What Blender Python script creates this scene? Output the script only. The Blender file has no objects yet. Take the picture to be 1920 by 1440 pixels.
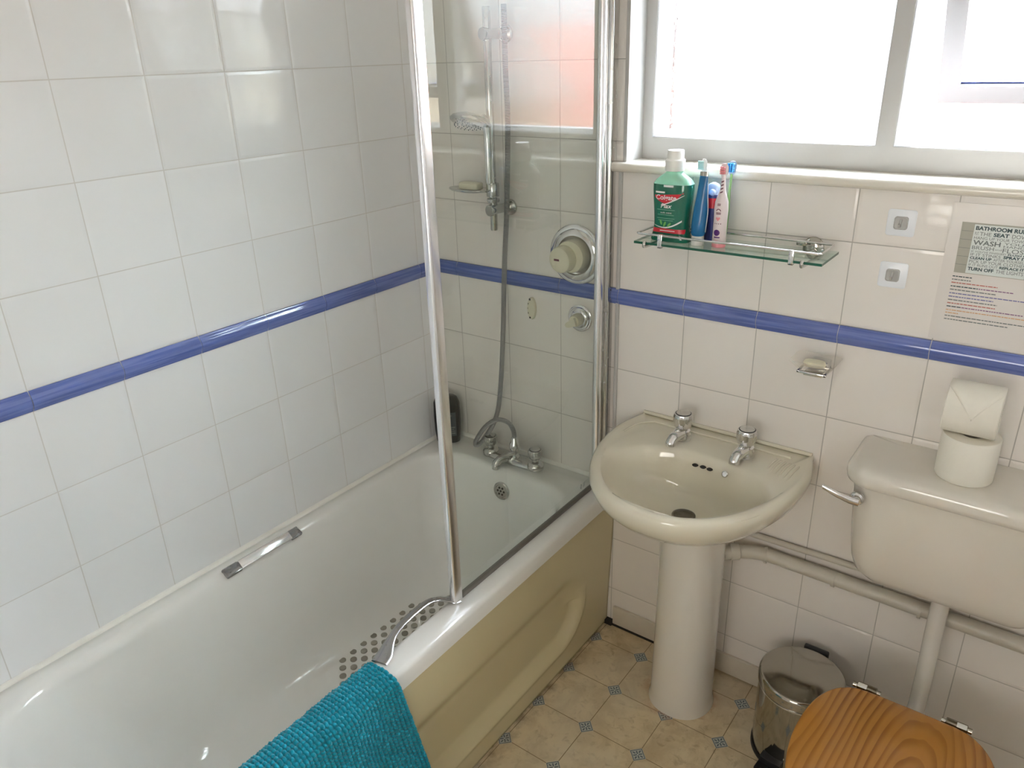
import bpy, bmesh, math, random
from mathutils import Vector, Matrix
random.seed(7)
PI = math.pi
sc = bpy.context.scene
col = sc.collection

# ------------------------------------------------------------------ camera
F_PX = 1436.93
YAW, PITCH, ROLL = 0.6495, 0.4086, -0.0316
cy_, sy_, cp_, sp_ = math.cos(YAW), math.sin(YAW), math.cos(PITCH), math.sin(PITCH)
fwd = Vector((-sy_*cp_, cy_*cp_, -sp_)); right0 = Vector((cy_, sy_, 0)); up0 = right0.cross(fwd)
cr_, sr_ = math.cos(ROLL), math.sin(ROLL)
right = cr_*right0 + sr_*up0; up = -sr_*right0 + cr_*up0
cd = bpy.data.cameras.new('camera'); cam = bpy.data.objects.new('camera', cd); col.objects.link(cam)
cd.sensor_width = 36.0; cd.lens = 36.0*F_PX/1920.0; cd.clip_start = 0.02; cd.clip_end = 200
m = Matrix((right, up, -fwd)).transposed().to_4x4(); m.translation = Vector((1.7082, -1.8616, 1.8127))
cam.matrix_world = m
sc.camera = cam

# ------------------------------------------------------------------ world, sun, added doorway fill, exposure
SKY = 2.3
w = bpy.data.worlds.new('world'); sc.world = w; w.use_nodes = True
bgn = w.node_tree.nodes['Background']
bgn.inputs['Color'].default_value = (0.83, 0.90, 1.0, 1)
# overcast sky: several times brighter overhead than at the horizon
wt = w.node_tree; tcn = wt.nodes.new('ShaderNodeTexCoord'); sxn = wt.nodes.new('ShaderNodeSeparateXYZ'); wt.links.new(tcn.outputs['Generated'], sxn.inputs[0])
mrn = wt.nodes.new('ShaderNodeMapRange'); wt.links.new(sxn.outputs[2], mrn.inputs[0])
mrn.inputs[1].default_value = 0.0; mrn.inputs[2].default_value = 1.0; mrn.inputs[3].default_value = SKY; mrn.inputs[4].default_value = SKY*8.5
wt.links.new(mrn.outputs[0], bgn.inputs['Strength'])
sl = bpy.data.lights.new('sun', 'SUN'); sun = bpy.data.objects.new('sun', sl); col.objects.link(sun)
sl.energy = 4.0; sl.angle = 0.02; sl.color = (1.0, 0.95, 0.87)
sun.rotation_euler = (math.radians(48), 0, math.radians(18))     # from behind the house: lights the houses over the road
al = bpy.data.lights.new('hall_fill', 'AREA'); hall = bpy.data.objects.new('hall_fill', al); col.objects.link(hall)  # unseen fill lamp, added behind the doorway to brighten the room
al.shape = 'RECTANGLE'; al.size = 0.72; al.size_y = 0.9; al.energy = 3.8; al.color = (1.0, 0.95, 0.88)
hall.location = (1.45, -2.75, 1.45); hall.rotation_euler = (math.radians(118), 0, 0)
sc.view_settings.view_transform = 'Standard'; sc.view_settings.look = 'None'
sc.view_settings.exposure = 2.08; sc.view_settings.gamma = 1.0
try: sc.view_settings.use_curve_mapping = False
except Exception: pass
sc.cycles.max_bounces = 14; sc.cycles.diffuse_bounces = 8; sc.cycles.glossy_bounces = 6
sc.cycles.transmission_bounces = 8; sc.cycles.transparent_max_bounces = 16
sc.cycles.sample_clamp_indirect = 6.0
sc.cycles.use_denoising = True
sc.cycles.caustics_reflective = False
sc.cycles.caustics_refractive = True

# ------------------------------------------------------------------ materials
class NT:
    def __init__(s, name):
        s.m = bpy.data.materials.new(name); s.m.use_nodes = True
        s.t = s.m.node_tree; s.n = s.t.nodes; s.l = s.t.links
        s.b = s.n['Principled BSDF']; s.o = s.n['Material Output']
    def node(s, typ, **kw):
        n = s.n.new(typ)
        for k, v in kw.items(): setattr(n, k, v)
        return n
    def put(s, sock, v):
        if isinstance(v, bpy.types.NodeSocket): s.l.new(v, sock)
        elif isinstance(v, (tuple, list)) and len(v) == 3 and sock.type == 'RGBA': sock.default_value = (*v, 1)
        else: sock.default_value = v
    def math(s, op, a, b=0.0, c=None, clamp=False):
        n = s.node('ShaderNodeMath', operation=op, use_clamp=clamp)
        s.put(n.inputs[0], a); s.put(n.inputs[1], b)
        if c is not None: s.put(n.inputs[2], c)
        return n.outputs[0]
    def mix(s, f, a, b):
        n = s.node('ShaderNodeMix', data_type='RGBA')
        s.put(n.inputs[0], f); s.put(n.inputs[6], a); s.put(n.inputs[7], b)
        return n.outputs[2]
    def sstep(s, x, lo, hi, a=0.0, b=1.0):
        n = s.node('ShaderNodeMapRange', interpolation_type='SMOOTHSTEP')
        s.put(n.inputs[0], x); n.inputs[1].default_value = lo; n.inputs[2].default_value = hi
        n.inputs[3].default_value = a; n.inputs[4].default_value = b
        return n.outputs[0]
    def noise(s, vec=None, scale=5.0, detail=3.0, rough=0.5, dist=0.0):
        n = s.node('ShaderNodeTexNoise'); n.inputs['Scale'].default_value = scale
        n.inputs['Detail'].default_value = detail; n.inputs['Roughness'].default_value = rough
        n.inputs['Distortion'].default_value = dist
        if vec is not None: s.l.new(vec, n.inputs['Vector'])
        return n.outputs['Fac']
    def pos(s):
        g = s.node('ShaderNodeNewGeometry'); return g.outputs['Position']
    def xyz(s, v):
        n = s.node('ShaderNodeSeparateXYZ'); s.l.new(v, n.inputs[0]); return n.outputs
    def comb(s, x, y, z):
        n = s.node('ShaderNodeCombineXYZ')
        s.put(n.inputs[0], x); s.put(n.inputs[1], y); s.put(n.inputs[2], z); return n.outputs[0]
    def bump(s, h, dist=1.0, strength=1.0):
        n = s.node('ShaderNodeBump'); n.inputs['Strength'].default_value = strength
        n.inputs['Distance'].default_value = dist; s.l.new(h, n.inputs['Height'])
        s.l.new(n.outputs[0], s.b.inputs['Normal'])
    def set(s, **kw):
        names = dict(color='Base Color', rough='Roughness', metal='Metallic', trans='Transmission Weight', ior='IOR',
                     coat='Coat Weight', spec='Specular IOR Level', sss='Subsurface Weight')
        for k, v in kw.items(): s.put(s.b.inputs[names[k]], v)
        return s

def objco(N):
    return N.node('ShaderNodeTexCoord').outputs['Object']

def plain(name, c, rough=0.5, metal=0.0, var=0.06, vscale=14.0, bump=0.0, bscale=60.0, spec=0.5, coat=0.0):
    N = NT(name); co = objco(N)
    f = N.noise(co, vscale, 3)
    c2 = tuple(max(0, q*(1-var*2)) for q in c)
    N.set(color=N.mix(f, c, c2), rough=rough, metal=metal, spec=spec, coat=coat)
    if bump: N.bump(N.noise(co, bscale, 3), bump)
    return N.m

def tile_mat(name, axis, off, tile=(0.74, 0.735, 0.715), grout=(0.46, 0.44, 0.40), wob=0.0007):
    N = NT(name); p = N.pos(); X, Y, Z = N.xyz(p)
    a = X if axis == 0 else Y
    u = N.math('DIVIDE', N.math('SUBTRACT', a, off), 0.2)
    low = N.math('LESS_THAN', Z, 1.166)
    v1 = N.math('SUBTRACT', Z, 1.189); v0 = N.math('SUBTRACT', Z, 1.143)
    v = N.math('DIVIDE', N.math('ADD', v1, N.math('MULTIPLY', low, 0.046)), 0.2)
    fu = N.math('FRACT', u); fv = N.math('FRACT', v)
    du = N.math('MULTIPLY', N.math('MINIMUM', fu, N.math('SUBTRACT', 1.0, fu)), 0.2)
    dv = N.math('MULTIPLY', N.math('MINIMUM', fv, N.math('SUBTRACT', 1.0, fv)), 0.2)
    d = N.math('MINIMUM', du, dv)
    g = N.sstep(d, 0.0007, 0.0016, 1.0, 0.0)
    # every tile has its own cast and its own slight tilt
    cell = N.comb(N.math('FLOOR', u), N.math('FLOOR', v), float(axis))
    wn = N.node('ShaderNodeTexWhiteNoise'); N.l.new(cell, wn.inputs['Vector'])
    wv = N.xyz(wn.outputs['Color'])
    tc = N.mix(wn.outputs['Value'], tile, tuple(q*0.955 for q in tile))
    mot = N.noise(p, 9.0, 2)
    tc = N.mix(N.math('MULTIPLY', mot, 0.35), tc, (tile[0]*0.93, tile[1]*0.925, tile[2]*0.90))
    N.set(color=N.mix(g, tc, grout), rough=N.math('ADD', N.math('MULTIPLY', g, 0.6), 0.10))
    pil = N.math('MULTIPLY', N.sstep(d, 0.0, 0.009), 0.0007)
    tilt = N.math('ADD', N.math('MULTIPLY', N.math('SUBTRACT', wv[0], 0.5), N.math('MULTIPLY', fu, 0.0012)),
                  N.math('MULTIPLY', N.math('SUBTRACT', wv[1], 0.5), N.math('MULTIPLY', fv, 0.0012)))
    wobn = N.math('MULTIPLY', N.noise(N.comb(N.math('ADD', X, N.math('MULTIPLY', wn.outputs['Value'], 5.0)), Y, Z), 11.0, 2.0, 0.4), wob*4)
    N.bump(N.math('ADD', N.math('ADD', pil, tilt), wobn), 1.0)
    return N.m

def floor_mat():
    N = NT('vinyl floor'); p = N.pos(); X, Y, Z = N.xyz(p)
    def fr(a, off):
        q = N.math('DIVIDE', N.math('SUBTRACT', a, off), 0.1695)
        return N.math('ABSOLUTE', N.math('SUBTRACT', q, N.math('ROUND', q)))
    fx, fy = fr(X, 0.8545), fr(Y, -0.2640)
    s_ = N.math('ADD', fx, fy)
    inside = N.sstep(s_, 0.148, 0.154, 1.0, 0.0)
    line = N.math('MULTIPLY', N.sstep(N.math('MINIMUM', fx, fy), 0.004, 0.008, 1.0, 0.0), N.math('SUBTRACT', 1.0, inside))
    rim = N.math('MULTIPLY', inside, N.sstep(N.math('ABSOLUTE', N.math('SUBTRACT', s_, 0.133)), 0.006, 0.010, 1.0, 0.0))
    # four-petal figure inside the little diamonds
    dd = N.math('ABSOLUTE', N.math('SUBTRACT', fx, fy))
    cross = N.math('MULTIPLY', N.sstep(dd, 0.010, 0.016, 1.0, 0.0), N.sstep(s_, 0.105, 0.11, 1.0, 0.0))
    crs2 = N.math('MULTIPLY', N.sstep(N.math('MINIMUM', fx, fy), 0.008, 0.013, 1.0, 0.0), N.sstep(N.math('ABSOLUTE', N.math('SUBTRACT', s_, 0.075)), 0.02, 0.028, 1.0, 0.0))
    dot = N.sstep(s_, 0.014, 0.02, 1.0, 0.0)
    n1 = N.noise(p, 11.0, 6, 0.62, 0.6); n2 = N.noise(p, 38.0, 5, 0.6, 0.8); n3 = N.noise(p, 3.2, 3)
    base = N.mix(N.sstep(n1, 0.35, 0.68), (0.66, 0.55, 0.36), (0.50, 0.39, 0.235))
    base = N.mix(N.math('MULTIPLY', N.sstep(n2, 0.52, 0.72), 0.6), base, (0.34, 0.25, 0.14))
    base = N.mix(N.math('MULTIPLY', N.sstep(n3, 0.4, 0.65), 0.4), base, (0.62, 0.57, 0.45))
    c = N.mix(line, base, (0.22, 0.16, 0.085))
    c = N.mix(inside, c, (0.42, 0.45, 0.42))
    dk = N.math('MAXIMUM', rim, N.math('MAXIMUM', cross, crs2))
    c = N.mix(dk, c, (0.075, 0.10, 0.13))
    c = N.mix(dot, c, (0.6, 0.62, 0.6))
    # grime along the bath panel and in the corner
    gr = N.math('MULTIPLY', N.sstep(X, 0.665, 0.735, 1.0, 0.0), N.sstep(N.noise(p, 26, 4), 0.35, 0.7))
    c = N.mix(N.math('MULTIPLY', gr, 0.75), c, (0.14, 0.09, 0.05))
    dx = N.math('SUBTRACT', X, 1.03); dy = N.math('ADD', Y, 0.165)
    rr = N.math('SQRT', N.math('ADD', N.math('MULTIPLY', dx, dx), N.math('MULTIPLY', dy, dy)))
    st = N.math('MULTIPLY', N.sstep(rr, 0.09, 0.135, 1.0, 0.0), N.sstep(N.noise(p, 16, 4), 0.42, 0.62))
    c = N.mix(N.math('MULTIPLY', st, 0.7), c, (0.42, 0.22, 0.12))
    N.set(color=c, rough=0.42)
    N.bump(N.math('MULTIPLY', N.math('SUBTRACT', n2, N.math('MULTIPLY', line, 0.6)), 0.0004), 1.0)
    return N.m

def wood_mat():
    N = NT('varnished pine'); co = objco(N); X, Y, Z = N.xyz(co)
    wv = N.noise(N.comb(N.math('MULTIPLY', X, 4.0), N.math('MULTIPLY', Y, 1.4), 3.0), 1.0, 2, 0.5)
    ax = N.math('ADD', X, N.math('MULTIPLY', N.math('SUBTRACT', wv, 0.5), 0.09)); ax = N.math('SUBTRACT', ax, 0.035)
    ay = N.math('MULTIPLY', N.math('ADD', Y, 0.06), 0.30)
    r_ = N.math('SQRT', N.math('ADD', N.math('MULTIPLY', ax, ax), N.math('MULTIPLY', ay, ay)))
    t = N.math('ADD', N.math('MULTIPLY', r_, 62.0), N.math('MULTIPLY', N.noise(N.comb(N.math('MULTIPLY', X, 16.0), N.math('MULTIPLY', Y, 1.5), 1.0), 1.0, 2), 1.6))
    band = N.math('FRACT', t)
    amp = N.sstep(N.noise(N.comb(N.math('MULTIPLY', X, 9.0), N.math('MULTIPLY', Y, 1.0), 5.0), 1.0, 1), 0.30, 0.62, 0.25, 1.0)
    b = N.math('MULTIPLY', N.math('MULTIPLY', N.sstep(band, 0.35, 0.90), N.sstep(band, 0.93, 1.0, 1.0, 0.0)), amp)
    fine = N.noise(N.comb(N.math('MULTIPLY', X, 260.0), N.math('MULTIPLY', Y, 9.0), 0.0), 1.0, 3)
    c = N.mix(b, (0.50, 0.225, 0.040), (0.19, 0.068, 0.011))
    c = N.mix(N.math('MULTIPLY', fine, 0.35), c, (0.40, 0.16, 0.035))
    big = N.noise(N.comb(N.math('MULTIPLY', X, 6.0), N.math('MULTIPLY', Y, 2.0), 8.0), 1.0, 2)
    c = N.mix(N.math('MULTIPLY', big, 0.35), c, (0.42, 0.18, 0.03))
    N.set(color=c, rough=0.24, coat=0.3)
    return N.m

def glass_mat(name, tint, refl=1.0, ior=1.5):
    """clear sheet glass: Fresnel reflection over a straight-through tint"""
    N = NT(name); N.n.remove(N.b)
    tr = N.node('ShaderNodeBsdfTransparent'); tr.inputs[0].default_value = (*tint, 1)
    gl = N.node('ShaderNodeBsdfGlossy'); gl.inputs['Roughness'].default_value = 0.0
    fr = N.node('ShaderNodeFresnel'); fr.inputs[0].default_value = ior
    g = N.node('ShaderNodeNewGeometry')
    f = N.math('MULTIPLY', N.math('MULTIPLY', fr.outputs[0], refl), N.math('SUBTRACT', 1.0, g.outputs['Backfacing']), clamp=True)
    mx = N.node('ShaderNodeMixShader'); N.l.new(f, mx.inputs[0]); N.l.new(tr.outputs[0], mx.inputs[1]); N.l.new(gl.outputs[0], mx.inputs[2])
    N.l.new(mx.outputs[0], N.o.inputs[0]); return N.m

def frosted_mat():
    N = NT('obscure window glass'); N.n.remove(N.b)
    tr = N.node('ShaderNodeBsdfTransparent'); tr.inputs[0].default_value = (0.96, 0.98, 0.97, 1)
    rf = N.node('ShaderNodeBsdfRefraction'); rf.inputs['Roughness'].default_value = 0.30; rf.inputs['IOR'].default_value = 1.12
    bp = N.node('ShaderNodeBump'); bp.inputs['Distance'].default_value = 0.004; bp.inputs['Strength'].default_value = 1.0
    N.l.new(N.noise(N.pos(), 110.0, 2, 0.5), bp.inputs['Height']); N.l.new(bp.outputs[0], rf.inputs['Normal'])
    gl = N.node('ShaderNodeBsdfGlossy'); gl.inputs['Roughness'].default_value = 0.12
    mx = N.node('ShaderNodeMixShader'); mx.inputs[0].default_value = 0.62
    N.l.new(tr.outputs[0], mx.inputs[1]); N.l.new(rf.outputs[0], mx.inputs[2])
    m2 = N.node('ShaderNodeMixShader'); m2.inputs[0].default_value = 0.05
    N.l.new(mx.outputs[0], m2.inputs[1]); N.l.new(gl.outputs[0], m2.inputs[2])
    N.l.new(m2.outputs[0], N.o.inputs[0]); return N.m

def chrome_mat(name, c=(0.80, 0.80, 0.80), rough=0.08, spots=0.25):
    N = NT(name); co = objco(N)
    f = N.noise(co, 55, 4)
    N.set(color=N.mix(N.math('MULTIPLY', f, spots), c, (0.42, 0.41, 0.38)), metal=1.0,
          rough=N.math('ADD', rough, N.math('MULTIPLY', N.sstep(f, 0.5, 0.75), 0.14 if spots else 0.0)))
    return N.m

def clear_plastic(name, tint, rough=0.12, body=0.25):
    N = NT(name); b = N.b
    N.set(color=tint, rough=rough)
    tr = N.node('ShaderNodeBsdfTransparent'); tr.inputs[0].default_value = (*tint, 1)
    mx = N.node('ShaderNodeMixShader'); mx.inputs[0].default_value = body
    N.l.new(tr.outputs[0], mx.inputs[1]); N.l.new(b.outputs[0], mx.inputs[2]); N.l.new(mx.outputs[0], N.o.inputs[0])
    return N.m

M = {}
M['tile_left'] = tile_mat('left wall tiles', 1, -0.0962, tile=(0.835, 0.85, 0.865), grout=(0.62, 0.61, 0.59))
M['tile_back'] = tile_mat('back wall tiles', 0, 0.0891, tile=(0.84, 0.80, 0.755))
M['tile_right'] = tile_mat('right wall tiles', 1, -0.06, tile=(0.84, 0.82, 0.79))
M['floor'] = floor_mat()
M['paint'] = plain('white emulsion', (0.84, 0.82, 0.78), 0.7, bump=0.0006, bscale=40)
M['ceil'] = plain('ceiling paint', (0.88, 0.87, 0.84), 0.8)
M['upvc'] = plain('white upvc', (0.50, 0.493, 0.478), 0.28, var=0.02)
M['sill'] = plain('gloss painted sill', (0.78, 0.74, 0.65), 0.2, var=0.05, bump=0.0006, bscale=18, coat=0.3)
M['skirt'] = plain('painted skirting', (0.70, 0.64, 0.54), 0.45, var=0.1, bump=0.001)
M['brown'] = plain('brown foil on the outside', (0.07, 0.035, 0.022), 0.45)
M['dark'] = plain('painted gap shade', (0.025, 0.02, 0.015), 0.9)
M['blue'] = None
N = NT('blue glazed border'); p_ = N.pos(); X_, Y_, Z_ = N.xyz(p_)
streak = N.noise(N.comb(N.math('MULTIPLY', X_, 5.0), N.math('MULTIPLY', Y_, 5.0), N.math('MULTIPLY', Z_, 160.0)), 1.0, 3)
N.set(color=N.mix(N.sstep(streak, 0.35, 0.65), (0.090, 0.135, 0.39), (0.155, 0.205, 0.49)), rough=0.10, coat=0.4)
M['blue'] = N.m
M['grout'] = plain('pale grout', (0.55, 0.54, 0.52), 0.8)
M['seal'] = plain('white silicone', (0.88, 0.87, 0.82), 0.35)
M['bath'] = plain('white bath enamel', (0.83, 0.83, 0.80), 0.10, var=0.02, spec=0.5, coat=0.4)
M['dots'] = plain('grey slip pads', (0.34, 0.325, 0.275), 0.7)
M['panel'] = plain('cream bath panel', (0.60, 0.53, 0.335), 0.22, var=0.03, vscale=4)
M['basin'] = plain('champagne vitreous china', (0.72, 0.68, 0.555), 0.07, var=0.02, vscale=5, coat=0.6)
M['cistern'] = plain('champagne cistern china', (0.70, 0.665, 0.59), 0.10, var=0.02, vscale=5, coat=0.5)
M['ped'] = plain('pedestal china', (0.70, 0.665, 0.60), 0.12, var=0.02, vscale=5, coat=0.4)
M['chrome'] = chrome_mat('chrome')
M['chrome_dull'] = chrome_mat('limescaled chrome', (0.66, 0.66, 0.64), 0.16, 0.5)
M['alu'] = chrome_mat('polished aluminium', (0.88, 0.88, 0.90), 0.20, 0.0)
M['steel'] = chrome_mat('stained stainless steel', (0.44, 0.415, 0.36), 0.08, 0.6)
M['blackhole'] = plain('black', (0.012, 0.011, 0.010), 0.6)
M['blackpl'] = plain('black plastic', (0.015, 0.015, 0.017), 0.35)
M['cream_pl'] = plain('cream plastic', (0.72, 0.68, 0.52), 0.25, var=0.03)
M['pipe'] = plain('off-white waste pipe', (0.62, 0.585, 0.50), 0.35, var=0.08)
M['wood'] = wood_mat()
M['screen'] = glass_mat('shower glass', (0.905, 0.928, 0.908))
M['shelfglass'] = glass_mat('shelf glass', (0.84, 0.93, 0.88), 1.6)
M['glassedge'] = plain('green glass edge', (0.015, 0.12, 0.075), 0.1)
M['frost'] = frosted_mat()
M['hookpl'] = clear_plastic('clear sticky plastic', (0.90, 0.93, 0.97), 0.18, 0.9)
M['hookpl2'] = clear_plastic('clear hook plastic', (0.62, 0.62, 0.60), 0.15, 0.7)
M['dish'] = clear_plastic('frosted dish glass', (0.96, 0.95, 0.93), 0.25, 0.14)
M['soap'] = plain('cream soap', (0.80, 0.76, 0.58), 0.4)
M['paper'] = plain('laminated paper', (0.76, 0.72, 0.68), 0.22, var=0.01)
M['planks'] = plain('printed grey planks', (0.42, 0.41, 0.34), 0.4)
M['board'] = plain('printed white board', (0.70, 0.75, 0.72), 0.35, var=0.02)
M['ink'] = plain('dark teal ink', (0.03, 0.075, 0.085), 0.5)
M['ink_grey'] = plain('grey ink', (0.17, 0.20, 0.19), 0.5)
M['ink_red'] = plain('red ink', (0.55, 0.16, 0.13), 0.5)
M['ink_blue'] = plain('blue ink', (0.17, 0.17, 0.40), 0.5)
M['ink_orange'] = plain('orange ink', (0.72, 0.42, 0.22), 0.5)
M['ink_purple'] = plain('purple ink', (0.25, 0.12, 0.24), 0.5)
M['tissue'] = plain('toilet tissue', (0.84, 0.81, 0.72), 0.9, bump=0.0006, bscale=160)
M['card'] = plain('cardboard core', (0.30, 0.24, 0.17), 0.9)
M['white_pl'] = plain('white plastic', (0.84, 0.84, 0.80), 0.3, var=0.02)
M['green_liq'] = plain('green mouthwash', (0.003, 0.15, 0.085), 0.08, var=0.1, coat=0.4)
M['green_dark'] = plain('deep green mouthwash', (0.004, 0.10, 0.055), 0.08, coat=0.4)
M['clear_green'] = clear_plastic('pale green clear plastic', (0.62, 0.84, 0.74), 0.06, 0.35)
M['red'] = plain('label red', (0.62, 0.02, 0.035), 0.3)
M['white_ink'] = plain('white print', (0.86, 0.88, 0.86), 0.4)
M['pale_green_ink'] = plain('pale green print', (0.25, 0.60, 0.42), 0.4)
M['leaf_ink'] = plain('leaf green print', (0.12, 0.45, 0.08), 0.4)
M['tube_blue'] = plain('blue tube', (0.012, 0.16, 0.38), 0.25, var=0.12)
M['navy'] = plain('navy tube', (0.03, 0.045, 0.20), 0.3)
M['aqua'] = plain('pale aqua bristles', (0.50, 0.74, 0.72), 0.5)
M['ltblue'] = plain('light blue plastic', (0.45, 0.58, 0.80), 0.25)
M['pink_white'] = plain('pinkish white plastic', (0.82, 0.72, 0.72), 0.3)
M['pink'] = plain('pink plastic', (0.85, 0.30, 0.33), 0.35)
M['purple'] = plain('dark purple print', (0.09, 0.015, 0.18), 0.4)
M['maroon'] = plain('maroon print', (0.14, 0.02, 0.05), 0.4)
M['brightblue'] = plain('bright blue bristles', (0.02, 0.35, 0.75), 0.4)
M['teal_br'] = plain('teal bristles', (0.05, 0.42, 0.45), 0.4)
M['green_pl'] = plain('lime green plastic', (0.25, 0.48, 0.18), 0.3)
M['gel'] = plain('black gel bottle', (0.016, 0.018, 0.021), 0.22)
M['gel_label'] = plain('slate label', (0.045, 0.06, 0.07), 0.35)
M['gel_print'] = plain('silver print', (0.20, 0.21, 0.22), 0.35)
N = NT('teal chenille'); co_ = objco(N)
N.set(color=N.mix(N.noise(co_, 260, 4), (0.006, 0.36, 0.47), (0.002, 0.15, 0.225)), rough=0.9, spec=0.1)
N.b.inputs['Sheen Weight'].default_value = 0.25
N.bump(N.noise(co_, 700, 3), 0.0012); M['mat'] = N.m

# ------------------------------------------------------------------ mesh helpers
class MB:
    def __init__(s): s.v = []; s.f = []; s.mi = []; s.cur = 0
    def add(s, vs, fs):
        o = len(s.v); s.v += [Vector(q) for q in vs]
        for f in fs: s.f.append([i+o for i in f]); s.mi.append(s.cur)
        return s
    def box(s, x0, x1, y0, y1, z0, z1, bev=0.0, seg=2):
        bm = bmesh.new(); bmesh.ops.create_cube(bm, size=1.0)
        for q in bm.verts:
            q.co = Vector(((x0+x1)/2+q.co.x*(x1-x0), (y0+y1)/2+q.co.y*(y1-y0), (z0+z1)/2+q.co.z*(z1-z0)))
        if bev: bmesh.ops.bevel(bm, geom=bm.edges[:], offset=bev, segments=seg, profile=0.5, affect='EDGES')
        return s.bm(bm)
    def bm(s, bm, mat=None):
        bm.verts.index_update()
        vs = [(mat @ q.co if mat else q.co.copy()) for q in bm.verts]
        s.add(vs, [[q.index for q in f.verts] for f in bm.faces]); bm.free(); return s
    def loft(s, loops, cap0=True, cap1=True, closed=True):
        n = len(loops[0]); o = len(s.v)
        for lp in loops: s.v += [Vector(q) for q in lp]
        fs = []
        for i in range(len(loops)-1):
            for j in range(n if closed else n-1):
                k = (j+1) % n
                fs.append([o+i*n+j, o+i*n+k, o+(i+1)*n+k, o+(i+1)*n+j])
        if cap0: fs.append([o+j for j in range(n)][::-1])
        if cap1: fs.append([o+(len(loops)-1)*n+j for j in range(n)])
        for f in fs: s.f.append(f); s.mi.append(s.cur)
        return s
    def tube(s, path, r, n=16, cap=True):
        P = [Vector(q) for q in path]; R = r if isinstance(r, (list, tuple)) else [r]*len(P)
        T = [((P[min(i+1, len(P)-1)]-P[max(i-1, 0)]).normalized()) for i in range(len(P))]
        a = Vector((0, 0, 1)) if abs(T[0].z) < 0.9 else Vector((1, 0, 0))
        u = T[0].cross(a).normalized(); loops = []
        for i, p in enumerate(P):
            u = (u - T[i]*u.dot(T[i])).normalized(); v = T[i].cross(u)
            loops.append([p + R[i]*(math.cos(2*PI*j/n)*u + math.sin(2*PI*j/n)*v) for j in range(n)])
        return s.loft(loops, cap, cap)
    def lathe(s, prof, c=(0, 0, 0), n=32, axis=(0, 0, 1), cap=True):
        """prof: (r, h) along axis"""
        A = Vector(axis).normalized(); a = Vector((0, 0, 1)) if abs(A.z) < 0.9 else Vector((0, 1, 0))
        u = a.cross(A).normalized() if abs(A.z) < 0.9 else Vector((1, 0, 0)); v = A.cross(u); C = Vector(c)
        loops = [[C + A*h + max(r, 1e-5)*(math.cos(2*PI*j/n)*u + math.sin(2*PI*j/n)*v) for j in range(n)] for r, h in prof]
        return s.loft(loops, cap, cap)
    def prism(s, pts, a0, a1, plane='xz'):
        """extrude a 2D outline: plane xz extrudes along y, xy along z, yz along x"""
        def q(p, h):
            return {'xz': (p[0], h, p[1]), 'xy': (p[0], p[1], h), 'yz': (h, p[0], p[1])}[plane]
        return s.loft([[q(p, a0) for p in pts], [q(p, a1) for p in pts]])
    def grid(s, rows):
        return s.loft(rows, False, False, False)

WL = {}
def obj(name, mb, mats, parent=None, smooth=True, angle=38, subsurf=0, solid=0.0, tex=None):
    if not isinstance(mats, (list, tuple)): mats = [mats]
    off = WL.get(parent.name, Vector((0, 0, 0))) if parent else Vector((0, 0, 0))
    me = bpy.data.meshes.new(name)
    org = off
    if parent is None and tex is not None: org = Vector(tex)
    me.from_pydata([tuple(q-org) for q in mb.v], [], mb.f)
    for m_ in mats: me.materials.append(m_)
    me.polygons.foreach_set('material_index', mb.mi)
    bm = bmesh.new(); bm.from_mesh(me); bmesh.ops.recalc_face_normals(bm, faces=bm.faces); bm.to_mesh(me); bm.free()
    me.update()
    if smooth:
        me.polygons.foreach_set('use_smooth', [True]*len(me.polygons))
        try: me.set_sharp_from_angle(angle=math.radians(angle))
        except Exception: pass
    o = bpy.data.objects.new(name, me); col.objects.link(o)
    if parent: o.parent = parent; WL[o.name] = off.copy()
    else: o.location = org; WL[o.name] = org.copy()
    if solid:
        md = o.modifiers.new('solid', 'SOLIDIFY'); md.thickness = solid; md.offset = -1
    if subsurf:
        md = o.modifiers.new('sub', 'SUBSURF'); md.levels = subsurf; md.render_levels = subsurf
    return o
def thing(name, label, cat, loc, group=None):
    o = bpy.data.objects.new(name, None); col.objects.link(o); o.location = loc
    o.empty_display_size = 0.05
    o['label'] = label; o['category'] = cat
    if group: o['group'] = group
    WL[o.name] = Vector(loc); return o
def tag(o, label, cat, group=None, kind=None):
    o['label'] = label; o['category'] = cat
    if group: o['group'] = group
    if kind: o['kind'] = kind
    return o
def struct(o, label=None):
    o['kind'] = 'structure'
    if label: o['label'] = label
    return o

def text_geo(body, size=1.0, bold=0.0, shear=0.0, extrude=0.0, spacing=1.0):
    cu = bpy.data.curves.new('t', 'FONT'); cu.body = body; cu.size = size; cu.offset = bold; cu.shear = shear
    cu.extrude = extrude; cu.resolution_u = 3; cu.space_character = spacing
    to = bpy.data.objects.new('t', cu); col.objects.link(to)
    dg = bpy.context.evaluated_depsgraph_get(); dg.update()
    me = bpy.data.meshes.new_from_object(to.evaluated_get(dg))
    vs = [q.co.copy() for q in me.vertices]; fs = [list(p.vertices) for p in me.polygons]
    bpy.data.objects.remove(to); bpy.data.curves.remove(cu); bpy.data.meshes.remove(me)
    return vs, fs
def put_text(mb, body, x0, x1, z0, z1, fn, bold=0.0, shear=0.0):
    """fits the text into the rectangle and maps (x, z) through fn to 3D"""
    vs, fs = text_geo(body, 1.0, bold, shear)
    if not vs: return
    ax = min(v.x for v in vs); bx = max(v.x for v in vs); ay = min(v.y for v in vs); by = max(v.y for v in vs)
    out = [fn(x0+(v.x-ax)/(bx-ax)*(x1-x0), z0+(v.y-ay)/(by-ay)*(z1-z0)) for v in vs]
    mb.add(out, fs)

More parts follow.
